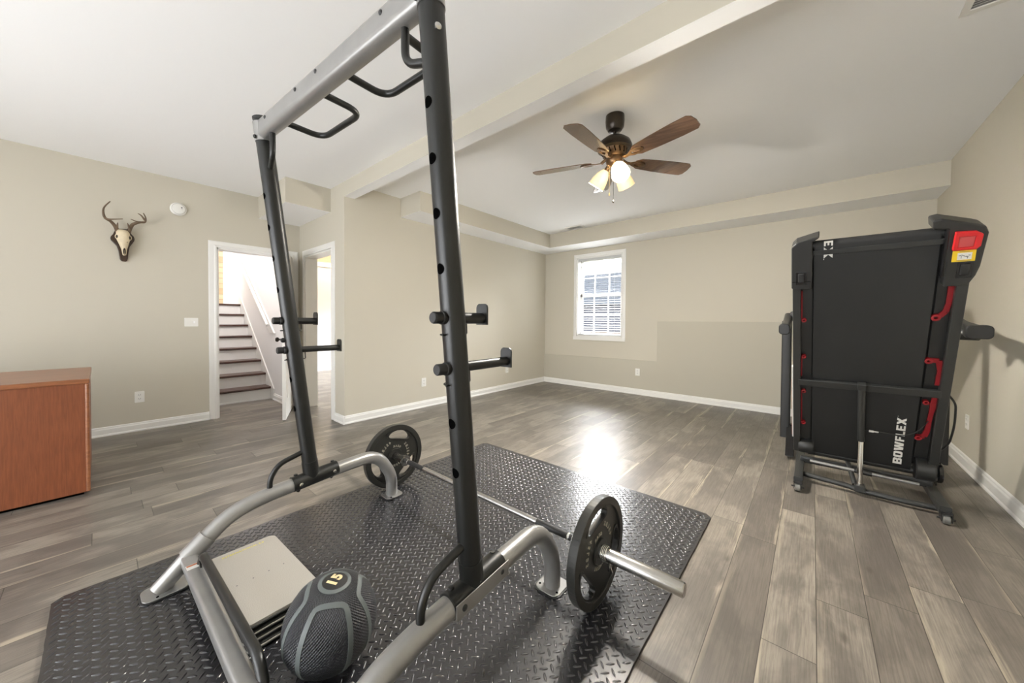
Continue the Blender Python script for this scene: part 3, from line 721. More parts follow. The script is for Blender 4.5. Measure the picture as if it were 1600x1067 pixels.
# ------------------------------------------------------------------ squat rack
rk = thing('squat_rack', 'silver and black squat rack with pull-up beam standing on the mat', 'squat rack', (-1.5, .7, ZT))
RO = Vector((-2.12, .763, 0)); rth = radians(1.3); RW = 1.272
def Rk(u, y, z):      # u across from the left rail, y along the room, z up
    return Vector((RO.x+u*cos(rth)-(y-RO.y)*sin(rth), RO.y+u*sin(rth)+(y-RO.y)*cos(rth), z))
SR = .036
side = [(.15, .03), (.262, .135), (.36, .225), (.47, .268), (.66, .287), (.88, .312), (1.02, .322)]
rear = [(1.02, .322), (1.13, .325), (1.232, .25), (1.26, .12), (1.262, .03)]
slope = {0: .122, RW: .098}
for u in (0, RW):
    pts = fillet([Rk(u, .262, .135), Rk(u, .40, .252), Rk(u, .54, .283), Rk(u, .90, .308), Rk(u, 1.155, .319), Rk(u, 1.262, .15), Rk(u, 1.262, ZT+.006)], .13, 8)
    obj('side_rail', T1(pts, SR, 24), M['silver'], rk, smooth=50)
    pts = fillet([Rk(u, .15, ZT+.006), Rk(u, .205, .075), Rk(u, .275, .148)], .05)
    obj('front_foot', T1(pts, .034, 20), M['silver'], rk, smooth=50)
    obj('elbow_sleeve', T1([Rk(u, .245, .118), Rk(u, .315, .182)], .041, 24), M['silver'], rk, smooth=50)
    for yy, w, d in ((.175, .115, .15), (1.262, .115, .12)):
        bm = NB(); Fp = lambda a, b, c: Rk(u+a, yy+b, c)
        slab(bm, rrect(w, d, .03), [], ZT, ZT+.006, Fp); fp = obj('foot_plate', bm, M['silver'], rk, bevel=.0015)
        bm = NB(); slab(bm, rrect(w+.012, d+.012, .034), [], ZT-.002, ZT+.003, Fp); obj('rubber_pad', bm, M['knob'], fp)
        for s in (-1, 1):
            bm = NB(); slab(bm, circ(.005, 10), [], ZT+.006, ZT+.0075, lambda a, b, c, s=s: Rk(u+a+s*w*.38, yy+b-.03, c))
            obj('screw_hole', bm, M['hole'], fp)
    # upright
    sl = slope[u]; yb = .763 if u == 0 else .768
    U = lambda z: Rk(u, yb-sl*(z-.31), z)
    tip = 2.19
    upo = obj('upright', T1([U(.31), U(tip-.01)], .0375, 28), M['rack'], rk, smooth=50)
    bm = NB(); lathe(bm, [(0, 0), (.0385, 0), (.0385, .012), (.03, .014), (0, .014)], U(tip-.012), U(2)-U(1), 24); obj('end_cap', bm, M['knob'], upo, smooth=40)
    # adjustment holes on the side facing the camera
    dv = (U(2)-U(1)).normalized(); nf = -(Vector((0, 1, 0))-dv*dv.y).normalized(); exx = dv.cross(nf)
    for z in (.708, .867, 1.341, 1.501, 1.656, 1.81):
        bm = NB(); F = frame_F(U(z), exx, dv, nf)
        # a short disc hugging the tube front
        n_ = 16; c0 = bm.verts.new(F(0, 0, .0381)); rgs = [[bm.verts.new(F(q*cos(2*pi*k/n_), q*sin(2*pi*k/n_), math.sqrt(.0381**2-(q*cos(2*pi*k/n_))**2))) for k in range(n_)] for q in (.004, .008, .012, .0165)]
        for k in range(n_):
            bm.faces.new((c0, rgs[0][k], rgs[0][(k+1) % n_]))
            for ra, rb in zip(rgs, rgs[1:]): bm.faces.new((ra[k], rb[k], rb[(k+1) % n_], ra[(k+1) % n_]))
        obj('adjustment_hole', bm, M['hole'], upo)
    # joining bracket over the rail
    bm = NB(); rl = [Rk(u, y, z) for y, z in ((.665, .2945), (.78, .3045), (.90, .3155))]
    tube(bm, rl, .0405, 24); tube(bm, [U(.30), U(.40)], .040, 24)
    br = obj('joint_bracket', bm, M['rack'], rk, smooth=50)
    bm = NB(); xs = 1 if u else 1
    box(bm, (-.12, -.026, 0), (.12, .026, .004), M4=Matrix(((0, 0, 1, Rk(u+.0405, .783, .305).x), (1, 0, 0, Rk(u+.0405, .783, .305).y), (.09, 1, 0, .303), (0, 0, 0, 1))))
    if u: obj('side_plate', bm, M['silver'], br, bevel=.002)
    else: bm.free()
    for y in (.695, .87):
        z = .297+(y-.695)*.095
        obj('bolt', lathe(NB(), [(0, 0), (.010, 0), (.010, .004), (.006, .007), (0, .007)], Rk(u+.0415, y, z), Rk(1, 0, 0)-Rk(0, 0, 0), 14), M['knob'] if u else M['steel'], br, smooth=40)
        obj('bolt', lathe(NB(), [(0, 0), (.009, 0), (.009, .008), (.005, .012), (0, .012)], Rk(u, y, z-.04), (0, 0, -1), 12), M['knob'], br, smooth=40)
        obj('bolt', lathe(NB(), [(0, 0), (.010, 0), (.009, .006), (0, .009)], Rk(u-.01, y+(.01 if y > .8 else -.01), z+.039), (0, 0, 1), 12), M['knob'], br, smooth=40)
    # curved grip between upright and rail
    y0 = yb-sl*.15
    pts = fillet([Rk(u, y0-.015, .462), Rk(u, .60, .425), Rk(u, .562, .36), Rk(u, .562, .30)], .055, 8)
    obj('curved_grip', T1(pts, .0135, 14), M['rack'], rk, smooth=50)
    # pegs
    for z, ln, th_ in ((1.172, .170, .018), (1.017, .282, .0165)):
        z += .020 if u else .005; c = U(z); yv = Vector((-sin(rth), cos(rth), 0))
        sf = thing('safety_peg', ('upper short' if z > 1.1 else 'lower long')+' black bar holder through the '+('far left' if u == 0 else 'near right')+' rack upright', 'bar holder', c)
        obj('tube', T1([c-yv*.075, c+yv*(ln-.04)], th_, 20), M['rack'], sf, smooth=50)
        obj('end_knob', lathe(NB(), [(0, 0), (.015, 0), (.0175, .003), (.0175, .03), (.020, .032), (.020, .042), (.018, .046), (0, .046)], c-yv*.080, yv, 24), M['knob'], sf, smooth=40)
        pb = c+yv*(ln-.045); F = frame_F(pb, Rk(1, 0, 0)-Rk(0, 0, 0), (0, 0, 1), yv)
        bm = NB(); slab(bm, [(-.025, -.022), (.025, -.022), (.025, .036), (.022, .044), (.014, .049), (-.014, .049), (-.022, .044), (-.025, .036)], [], 0, .007, F)
        obj('stop_plate', bm, M['rack'], sf, bevel=.001)
        cz = c+dv*-.052
        pts = [c+yv*.055-Vector((0, 0, .012)), c+yv*.057-Vector((0, 0, .048))]
        for k in range(11):
            a = radians(-10+200*k/10+180*0); pts.append(cz+exx*(.043*sin(a)*(-1))+yv*(.043*cos(a)))
        pts.append(pts[-1]-yv*.012)
        obj('wire_latch', T1(pts, .0027, 8), M['rack'], sf, smooth=60)
    if u == 0:
        z = 1.08
        obj('upright_knob', lathe(NB(), [(0, 0), (.011, 0), (.013, .012), (.009, .02), (0, .021)], U(z)+nf*.034-exx*.0, nf, 14), M['knob'], upo, smooth=40)
    # top bracket
    bm = NB(); tube(bm, [U(2.075), U(2.165)], .0405, 28); sgn = 1 if u == 0 else -1
    tb = obj('top_bracket', bm, M['silver'], rk, smooth=50)
    obj('bolt', lathe(NB(), [(0, 0), (.009, 0), (.009, .006), (.005, .01), (0, .01)], U(2.09)+nf*.040+(Rk(1, 0, 0)-Rk(0, 0, 0))*.012*sgn, nf, 12), M['knob'], tb, smooth=40)
    obj('bolt', lathe(NB(), [(0, 0), (.008, 0), (.009, .01), (0, .014)], U(2.13)-(Rk(1, 0, 0)-Rk(0, 0, 0))*.04*sgn, (Rk(1, 0, 0)-Rk(0, 0, 0))*-sgn, 12), M['knob'], tb, smooth=40)
    # gusset grip under the beam
    cyb = U(2.0).y
    g0 = U(2.10)+(Rk(1, 0, 0)-Rk(0, 0, 0))*.125*sgn
    pts = fillet([g0, g0-Vector((0, 0, .13)), U(1.945)+(Rk(1, 0, 0)-Rk(0, 0, 0))*.03*sgn], .07, 8)
    obj('gusset_grip', T1(pts, .0125, 14), M['rack'], rk, smooth=50)
    if u: obj('bolt', lathe(NB(), [(0, 0), (.010, 0), (.010, .005), (.005, .009), (0, .009)], U(2.005)+nf*.012+(Rk(1, 0, 0)-Rk(0, 0, 0))*.035, (Rk(1, 0, 0)-Rk(0, 0, 0))+nf*.3, 12), M['steel'], upo, smooth=40)
# pull-up beam
BT = (.075, .35, .50, .86)
Yb = .763-.122*(2.13-.31)
b0, b1 = Rk(.03, Yb, 2.128), Rk(RW-.03, Yb+.05, 2.128)
bm = tube(NB(), [b0, b1], 1, prof=rrect(.098, .062, .026, 6), ref=(0, 0, 1)); beam = obj('pull_up_beam', bm, M['silver'], rk, smooth=50)
bd = (b1-b0).normalized(); bn = Vector((bd.y, -bd.x, 0))
for t in BT:
    obj('bolt', lathe(NB(), [(0, 0), (.0085, 0), (.0085, .003), (.005, .006), (0, .006)], b0+bd*(b1-b0).length*t+bn*.0295+Vector((0, 0, .016)), bn, 14), M['knob'], beam, smooth=40)
bf = -bn
for a0, a1 in ((.215, .575), (.765, 1.095)):
    p0 = b0+bd*(a0-.03)+Vector((0, 0, -.018)); p1 = b0+bd*(a1-.03)+Vector((0, 0, -.018))
    pts = fillet([p0+bf*.02, p0+bf*.195+bd*.0, p1+bf*.195, p1+bf*.02], .07, 8)
    obj('pull_up_grip', T1(pts, .0135, 14), M['rack'], rk, smooth=50)
# front cross member and its black band bar
c0, c1 = Rk(.0, .248, .114), Rk(RW, .248, .114)
bm = tube(NB(), [c0, c1], 1, prof=rrect(.05, .056, .014, 5), ref=(0, 0, 1)); cm = obj('front_crossbar', bm, M['silver'], rk, smooth=50)
obj('bolt', lathe(NB(), [(0, 0), (.009, 0), (.009, .006), (0, .009)], Rk(.01, .285, .172), (0, .3, 1), 12), M['knob'], cm, smooth=40)
bm = NB(); F = frame_F(Rk(.135, .242, .1395), Rk(1, 0, 0)-Rk(0, 0, 0), Rk(0, 1, 0)-Rk(0, 0, 0), (0, 0, 1))
slab(bm, [(-.018, -.02), (.018, -.02), (.018, .02), (-.018, .02)], [], -.001, .0006, F); lb = obj('warning_sticker', bm, M['print'], cm)
bm = NB(); slab(bm, [(-.016, -.018), (-.004, -.018), (-.004, .018), (-.016, .018)], [], .0005, .001, F)
obj('sticker_panel', bm, M['orange'], lb)
bar = [Rk(.125, .270, .125), Rk(.145, .274, .176), Rk(.86, .280, .176), Rk(.91, .280, .125), Rk(.915, .275, .105)]
obj('band_bar', T1(fillet(bar, .045, 8), .0155, 16), M['rack'], rk, smooth=50)
bm = NB(); slab(bm, [(0, 0), (.06, 0), (.015, .05), (0, .045)], [], -.003, .003, frame_F(Rk(.125, .263, .125), Rk(1, 0, 0)-Rk(0, 0, 0), (0, 0, 1), Rk(0, 1, 0)-Rk(0, 0, 0)))
obj('bar_tab', bm, M['rack'], rk)

# ------------------------------------------------------------------ barbell
BZ = ZT+.2165; BY = 1.34
bb = thing('barbell', 'chrome barbell lying across the mat with black grip sections', 'barbell', (-1.42, BY, ZT+.2))
bx = Vector((1, 0, 0)); bc = Vector((-1.43, BY, BZ))
Bp = lambda s: bc+bx*s
obj('shaft', T1([Bp(-.66), Bp(.66)], .014, 20), M['steel'], bb, smooth=50)
for s in (-1, 1):
    obj('grip_section', T1([Bp(s*.655), Bp(s*.45)], .0152, 20), M['knob'], bb, smooth=50)
    obj('sleeve', lathe(NB(), [(0, .655), (.036, .655), (.036, .668), (.0265, .669), (.0265, 1.095), (.023, 1.10), (0, 1.098)], bc, bx*s, 28), M['steel'], bb, smooth=35)
    obj('grip_ring', lathe(NB(), [(.0157, .62), (.0165, .622), (.0165, .628), (.0157, .63)], bc, bx*s, 20), M['chrome'], bb, smooth=35)
PRr = .2165
def wplate(xc, s, rot, label):
    """cast plate with three hand holes, s = which face carries the lettering (+1 faces +x)"""
    t = thing('weight_plate', label, 'weight plate', Bp(xc)-Vector((0, 0, PRr)), 'cast iron plates on the barbell')
    e1 = Vector((-bx.y, bx.x, 0)); e2 = Vector((0, 0, 1)); F = frame_F(Bp(xc), e1, e2, bx)
    holes = []
    for k in range(3):
        a0 = rot+k*120; pts = []
        for j in range(24):      # lens-like hand hole: arc outside, bulge inside
            q = 2*pi*j/24; aa = 33*cos(q); rr_ = .150+.028*sin(q)*(1 if sin(q) > 0 else 1.15)-(.012*abs(cos(q))**2 if sin(q) < 0 else .0)*0
            pts.append((rr_*cos(radians(a0+aa)), rr_*sin(radians(a0+aa))))
        holes.append(pts)
    bm = NB(); slab(bm, circ(.196, 72), holes+[circ(.028, 24)], -.009, .009, F); body = obj('plate_body', bm, M['iron'], t, bevel=.0015)
    # rim with flat facets like a grip plate
    ro = [( (PRr if (k % 24) not in (0, 12) else PRr)*cos(2*pi*k/72), PRr*sin(2*pi*k/72)) for k in range(72)]
    bm = NB(); slab(bm, ro, [circ(.184, 72)], -.019, .019, F); obj('rim', bm, M['iron'], t, bevel=.003)
    bm = NB(); slab(bm, circ(.052, 40), [circ(.0275, 24)], -.019, .019, F); obj('hub', bm, M['iron'], t, bevel=.002)
    for h in holes:
        c = Vector((sum(p[0] for p in h), sum(p[1] for p in h)))/24; out = [tuple(c+(Vector(p)-c)*1.17) for p in h]
        bm = NB(); slab(bm, out, [h], -.014, .014, F); obj('hand_hole_lip', bm, M['iron'], t, bevel=.002)
    def arc(txt, rad, amid, size, step, inward=False):
        bm = NB(); n = len(txt)
        for i, chh in enumerate(txt):
            if chh == ' ': continue
            a = radians(amid+((n-1)/2-i)*step*(-1 if inward else 1))
            ev = Vector((sin(a), -cos(a))) if not inward else Vector((-sin(a), cos(a)))
            rv = Vector((cos(a), sin(a)))*(1 if not inward else -1)
            ctr = Vector((cos(a), sin(a)))*rad
            def FF(p, q, c, ev=ev, rv=rv, ctr=ctr):
                v = ctr+ev*p+rv*q; return F(v.x*mir, v.y, s*(.0095+c))
            join(bm, text_bm(chh, size, FF, .0012, .0006))
        return bm
    mir = 1 if s < 0 else 1
    if s > 0:      # looking at +bx face, e1 points left: mirror so the text reads right
        mir = -1
    arot = rot
    mk = (lambda a: a) if mir == 1 else (lambda a: 180-a)
    obj('weight_lettering', arc('45LBS', .105, mk(arot+60), .026, 12), M['lettering'], t)
    obj('weight_lettering', arc('45LBS', .105, mk(arot-60), .026, 12), M['lettering'], t)
    obj('maker_lettering', arc('FITNESS', .067, mk(arot+180+0), .020, 14, False), M['lettering'], t)
    obj('maker_lettering', arc('GEAR', .067, mk(arot), .020, 14), M['lettering'], t)
    return t
wplate(.762, 1, 100, 'near dark cast weight plate with hand holes, right end of the barbell')
wplate(-.80, 1, 75, 'far dark cast weight plate with 45LBS lettering, left end of the barbell')
# spring collars
for s in (-1, 1):
    o0 = .786 if s > 0 else .824
    sc = thing('spring_collar', ('near' if s > 0 else 'far')+' chrome spring collar outside the '+('right' if s > 0 else 'left')+' weight plate', 'collar', Bp(s*(o0+.01)))
    pts = []; y1 = Vector((-bx.y, bx.x, 0))
    for k in range(4*16+1):
        a = 2*pi*k/16; pts.append(Bp(s*(o0+k/16*.0062))+(y1*cos(a)+Vector((0, 0, 1))*sin(a))*.0295)
    obj('coil', T1(pts, .0027, 8), M['chrome'], sc, smooth=60)
    for q, dx in ((-50, 0), (-75, .022)):
        a = radians(q); d_ = y1*cos(a)+Vector((0, 0, 1))*sin(a); p = Bp(s*(o0+dx))
        obj('handle', T1([p+d_*.028, p+d_*.085+bx*s*.012], .0027, 8), M['chrome'], sc, smooth=60)

# ------------------------------------------------------------------ medicine ball
BR = .145; bcn = Vector((-1.23, .502, BR+ZT))
mb = thing('medicine_ball', 'black and grey fifteen pound medicine ball beside the folded mat', 'medicine ball', (bcn.x, bcn.y, ZT))
bm = NB(); bmesh.ops.create_uvsphere(bm, u_segments=64, v_segments=40, radius=BR, matrix=Matrix.Translation(bcn)); obj('shell', bm, M['ball'], mb, smooth=60)
TP = Vector((.10, .05, .99)).normalized()
ta = Vector((1, 0, 0)); ta = (ta-TP*ta.dot(TP)).normalized(); tb_ = TP.cross(ta)
def sp(col, az):
    c_, a_ = radians(col), radians(az); return TP*cos(c_)+(ta*cos(a_)+tb_*sin(a_))*sin(c_)
def ribbon(path, w, h, closed=False):
    bm = NB(); rows = []; n = len(path)
    for i, p in enumerate(path):
        a = path[(i-1) % n] if closed or i else path[i]; b = path[(i+1) % n] if closed or i < n-1 else path[i]
        t = (b-a).normalized(); sd = p.cross(t).normalized()
        rows.append([bm.verts.new(bcn+(p+sd*k*w/BR).normalized()*(BR+(h if abs(k) < 1 else -.001))) for k in (-1, -.92, -.5, 0, .5, .92, 1)])
    for i in range(n if closed else n-1):
        q = rows[(i+1) % n]
        for k in range(6): bm.faces.new((rows[i][k], rows[i][k+1], q[k+1], q[k]))
    return bm
for c0_ in (-30, 60, 150, 240):
    path = [sp(c, c0_-30) for c in range(140, 44, -4)]
    for k in range(13):
        t = k/12; path.append(sp(44-11*sin(pi*t)**.6, c0_-30+60*(t*t*(3-2*t))))
    path += [sp(c, c0_+30) for c in range(48, 141, 4)]
    obj('arch_band', ribbon(path, .0085, .0016), M['band'], mb, smooth=40)
obj('cap_ring', ribbon([sp(18, 10*k) for k in range(36)], .0065, .0018, True), M['band'], mb, smooth=40)
bm = NB(); n_ = 36; c_ = bm.verts.new(bcn+TP*(BR+.0012)); prev = None; rgs = []
for rr_ in (5, 10, 15): rgs.append([bm.verts.new(bcn+sp(rr_, 10*k)*(BR+.0012)) for k in range(n_)])
for k in range(n_): bm.faces.new((c_, rgs[0][k], rgs[0][(k+1) % n_]))
for a, b in zip(rgs, rgs[1:]):
    for k in range(n_): bm.faces.new((a[k], a[(k+1) % n_], b[(k+1) % n_], b[k]))
disc = obj('number_disc', bm, M['knob'], mb, smooth=60)
bx_ = Vector((-.52, .85, 0)); bx_ = (bx_-TP*bx_.dot(TP)).normalized(); by_ = TP.cross(bx_)
def FB(a, b, c):
    v = TP+(bx_*a+by_*b)/BR; return bcn+v.normalized()*(BR+.0018+c)
obj('numerals', text_bm('15', .046, FB, .0012, .0022, sx=1.05), M['gold'], disc)

# ------------------------------------------------------------------ folded exercise mat
fx0, fx1, fy0, fy1 = -2.03, -1.445, .318, .567
fo = thing('folded_exercise_mat', 'grey folded exercise mat stacked in layers beside the medicine ball', 'exercise mat', ((fx0+fx1)/2, (fy0+fy1)/2, ZT))
fcx, fcy = -1.742, .43
rf = radians(2.2)
def Ff(a, b, c): return Vector((fcx+a*cos(rf)-b*sin(rf), fcy+a*sin(rf)+b*cos(rf), c))
for i in range(4):
    z0 = ZT+.0005+i*.0275; w, d = .545-.006*(i % 2), .262
    bm = NB(); slab(bm, rrect(w, d, .03, 6), [], z0+.005, z0+.0225, Ff)
    pn = obj('panel', bm, M['vinyl2'] if i < 3 else M['vinyl'], fo, bevel=.005)
    if i < 3:
        bm = NB(); slab(bm, rrect(w+.006, d+.006, .032, 6), [rrect(w-.006, d-.006, .03, 6)], z0+.011, z0+.017, Ff); obj('piping', bm, M['vinyl'], pn, bevel=.002)
zt = ZT+.0005+3*.0275+.0225
top = pn
bm = NB(); slab(bm, rrect(.553, .27, .034, 6), [rrect(.543, .26, .03, 6)], zt-.012, zt-.007, Ff); obj('piping', bm, M['vinyl2'], top, bevel=.001)
bm = NB()
for a in (-.085, -.03, .025, .08): slab(bm, circ(.0028, 8), [], zt, zt+.0006, lambda p, q, c, a=a: Ff(p+.01, q+a, c))
obj('vent_hole', bm, M['ink'], top)
obj('yellow_lettering', text_bm('INTERNATIONAL 5.0', .017, lambda a, b, c: Ff(-.235-b, a, zt+.0006+c), .0006, 0, sx=1.0), M['yellow'], top)

# ------------------------------------------------------------------ folded treadmill
tm = thing('folding_treadmill', 'black folded treadmill standing upright near the right wall', 'treadmill', (.27, 3.7, 0))
th_, ph_ = radians(-.573), radians(24.37)
tu = Vector((cos(th_), sin(th_), 0)); td = Vector((sin(th_)*sin(ph_), -cos(th_)*sin(ph_), cos(ph_))); tn = tu.cross(td); tb0 = Vector((-.0998, 3.524, .1637))
D = lambda s, t, n=0: tb0+tu*s+td*t+tn*n       # s across, t up the deck, n out of the underside towards the room
DM = Matrix(((tu.x, td.x, tn.x, tb0.x), (tu.y, td.y, tn.y, tb0.y), (tu.z, td.z, tn.z, tb0.z), (0, 0, 0, 1)))
def dbox(lo, hi, bm=None): return box(bm or NB(), lo, hi, M4=DM)
obj('deck_board', dbox((.05, .05, -.10), (.675, 1.60, -.075)), M['tplast'], tm)
for nm, s0, s1 in (('side_rail', 0, .042), ('side_rail', .682, .725)):
    obj(nm, dbox((s0, .03, -.095), (s1, 1.40, .0)), M['tframe'], tm, bevel=.004)
# inner web shelves carrying the red cushions
obj('inner_web', dbox((.042, .08, -.05), (.10, 1.40, -.045)), M['tplast'], tm)
obj('inner_web', dbox((.625, .08, -.05), (.682, 1.40, -.045)), M['tplast'], tm)
# belt: returns over both rollers
pts = []
for k in range(13):
    a = pi*k/12; pts.append((1.625+.028*sin(a), -.052-.028*cos(a)*-1))
pb = [(.045, -.024)]+[(1.625+.030*sin(pi*k/12), -.054+.030*cos(pi*k/12)) for k in range(13)]+[(.045, -.084)]+[(.045-.030*sin(pi*k/12), -.054-.030*cos(pi*k/12)) for k in range(1, 12)]
bm = NB(); ra_ = [[bm.verts.new(D(s, t, n)) for t, n in pb] for s in (.106, .612)]
for k in range(len(pb)):
    j = (k+1) % len(pb); bm.faces.new((ra_[0][k], ra_[0][j], ra_[1][j], ra_[1][k]))
obj('belt', bm, M['belt'], tm, smooth=40)
obj('cover_strip', dbox((.09, 1.573, -.022), (.64, 1.602, -.014)), M['tframe'], tm, bevel=.002)
for t in (.013, 1.625): obj('roller', T1([D(.085, t, -.054), D(.64, t, -.054)], .0275, 20), M['tplast'], tm, smooth=50)
obj('cross_member', dbox((.03, .632, -.022), (.69, .680, .004)), M['tframe'], tm, bevel=.003)
# rear end caps
oc = [(-.005, 1.37), (.092, 1.362), (.098, 1.42), (.098, 1.665), (.128, 1.688), (.128, 1.70), (.02, 1.672), (-.004, 1.645)]
bm = NB(); slab(bm, oc, [], -.12, .016, lambda a, b, c: D(a, b, c)); e0 = obj('end_cap', bm, M['tplast'], tm, bevel=.006)
orr = [(.632, 1.345), (.716, 1.345), (.738, 1.40), (.748, 1.45), (.757, 1.62), (.745, 1.655), (.72, 1.668), (.60, 1.715), (.57, 1.71), (.575, 1.66), (.622, 1.655), (.630, 1.55)]
bm = NB(); slab(bm, orr, [], -.12, .016, lambda a, b, c: D(a, b, c)); e1 = obj('end_cap', bm, M['tplast'], tm, bevel=.008)
obj('gloss_edge', dbox((.618, 1.40, -.02), (.633, 1.66, .017)), M['gloss'], e1, bevel=.004)
for e, s, t in ((e0, .045, 1.447), (e1, .698, 1.442)):
    obj('foot_recess', dbox((s-.026, t-.05, .014), (s+.026, t+.035, .018)), M['gloss'], e, bevel=.001)
    obj('foot_pad', dbox((s-.016, t-.032, .016), (s+.016, t+.026, .028)), M['knob'], e, bevel=.005)
obj('seam', dbox((.0, 1.415, .015), (.09, 1.418, .0185)), M['hole'], e0)
bm = NB(); slab(bm, [(.645, 1.545), (.722, 1.545), (.735, 1.56), (.738, 1.62), (.715, 1.638), (.648, 1.642)], [[(.663, 1.56), (.712, 1.56), (.715, 1.612), (.664, 1.615)]], .012, .034, lambda a, b, c: D(a, b, c))
rc = obj('red_handle', bm, M['red'], e1, bevel=.004)
obj('red_inset', dbox((.655, 1.552, .012), (.722, 1.622, .024)), M['red2'], rc)
obj('yellow_sticker', dbox((.650, 1.482, .015), (.726, 1.540, .0182)), M['sticker'], e1)
obj('sticker_panel', dbox((.667, 1.492, .018), (.714, 1.528, .0192)), M['print'], e1)
bm = NB()
for s, t in ((.675, 1.515), (.681, 1.518), (.687, 1.514)): dbox((s-.004, t-.003, .0190), (s+.004, t, .0199), bm)
for s, t in ((.697, 1.511), (.702, 1.507), (.706, 1.516)): dbox((s-.004, t-.004, .0190), (s+.003, t, .0199), bm)
dbox((.679, 1.498, .0190), (.681, 1.512, .0199), bm); dbox((.699, 1.497, .0190), (.701, 1.506, .0199), bm); dbox((.689, 1.507, .0190), (.693, 1.509, .0199), bm)
dbox((.665, 1.4865, .0180), (.712, 1.4885, .0190), bm); dbox((.672, 1.5325, .0180), (.705, 1.5345, .0190), bm)
obj('sticker_pictogram', bm, M['ink'], e1)
# lettering on the belt
def oct_(x0, y0, x1, y1, c): return [(x0+c, y0), (x1-c, y0), (x1, y0+c), (x1, y1-c), (x1-c, y1), (x0+c, y1), (x0, y1-c), (x0, y0+c)]
GL = {  # heavy block capitals in a unit cell
    'B': ([(0, 0), (.82, 0), (1, .12), (1, .42), (.90, .5), (1, .58), (1, .88), (.82, 1), (0, 1)], [[(.34, .2), (.66, .2), (.66, .4), (.34, .4)], [(.34, .6), (.66, .6), (.66, .8), (.34, .8)]]),
    'O': (oct_(0, 0, 1, 1, .16), [oct_(.34, .2, .66, .8, .05)]),
    'W': ([(.14, 0), (.42, 0), (.5, .5), (.58, 0), (.86, 0), (1, 1), (.76, 1), (.70, .38), (.60, 1), (.40, 1), (.30, .38), (.24, 1), (0, 1)], []),
    'F': ([(0, 0), (.36, 0), (.36, .38), (.86, .38), (.86, .60), (.36, .60), (.36, .79), (1, .79), (1, 1), (0, 1)], []),
    'L': ([(0, 0), (1, 0), (1, .21), (.36, .21), (.36, 1), (0, 1)], []),
    'E': ([(0, 0), (1, 0), (1, .21), (.36, .21), (.36, .40), (.88, .40), (.88, .60), (.36, .60), (.36, .79), (1, .79), (1, 1), (0, 1)], []),
    'X': ([(0, 0), (.34, 0), (.5, .27), (.66, 0), (1, 0), (.69, .5), (1, 1), (.66, 1), (.5, .73), (.34, 1), (0, 1), (.31, .5)], [])}
def glyph(bm, ch, x, w, h, F):
    o_, hs = GL[ch]; sc = lambda lp: [(x+a*w, (b-.5)*h) for a, b in lp]
    slab(bm, sc(o_), [sc(q) for q in hs], 0, .0008, F)
bm = NB(); x = .066
for ch, w in zip('BOWFLEX', (.056, .056, .078, .044, .042, .046, .060)):
    glyph(bm, ch, x, w-.007, .041, lambda a, b, c: D(.549-b, a, -.0232+c)); x += w
slab(bm, circ(.002, 8, x+.004, .018), [], 0, .0008, lambda a, b, c: D(.549-b, a, -.0232+c))
obj('belt_lettering', bm, M['print'], tm)
bm = NB(); FE = lambda a, b, c: D(.170+b, 1.72-a, -.0232+c)
glyph(bm, 'E', .066, .030, .041, FE); glyph(bm, 'X', .103, .070, .041, FE)
slab(bm, circ(.0025, 8, .179, -.020), [], 0, .0008, FE)
obj('belt_lettering', bm, M['print'], tm)
# red cushion links on the right, on edge on the left
def link_(pts, w, n0=-.043, n1=-.030):
    bm = NB()
    for (s0, t0, w0), (s1, t1, w1) in zip(pts, pts[1:]):
        d_ = Vector((s1-s0, t1-t0)).normalized(); q = Vector((-d_.y, d_.x))
        a = [(s0+q.x*w0, t0+q.y*w0), (s0-q.x*w0, t0-q.y*w0), (s1-q.x*w1, t1-q.y*w1), (s1+q.x*w1, t1+q.y*w1)]
        slab(bm, a, [], n0, n1, lambda a, b, c: D(a, b, c))
    return bm
def ring_(bm, s, t, r):
    slab(bm, circ(r, 20, s, t), [circ(r*.42, 12, s, t)], -.043, -.022, lambda a, b, c: D(a, b, c)); return bm
bm = link_([(.672, 1.335, .011), (.672, 1.23, .010), (.665, 1.18, .012), (.645, 1.150, .012)], 0); ring_(bm, .632, 1.146, .019); obj('red_cushion', bm, M['red3'], tm, bevel=.001)
bm = link_([(.63, .868, .014), (.668, .866, .013), (.676, .80, .009), (.676, .70, .012)], 0); ring_(bm, .628, .866, .017); obj('red_cushion', bm, M['red3'], tm, bevel=.001)
bm = link_([(.676, .628, .010), (.672, .57, .015), (.668, .50, .010), (.664, .43, .010), (.662, .36, .012), (.652, .315, .014), (.630, .305, .013)], 0); ring_(bm, .640, .575, .015); ring_(bm, .628, .303, .017); obj('red_cushion', bm, M['red3'], tm, bevel=.001)
for t0, t1, tr in ((1.135, 1.335, 1.128), (.69, .845, .85), (.30, .56, .565), (.28, .30, .288)):
    bm = NB(); dbox((.043, t0, -.044), (.050, t1, -.030), bm); ring_(bm, .058, tr, .014); obj('red_cushion', bm, M['red3'], tm, bevel=.001)
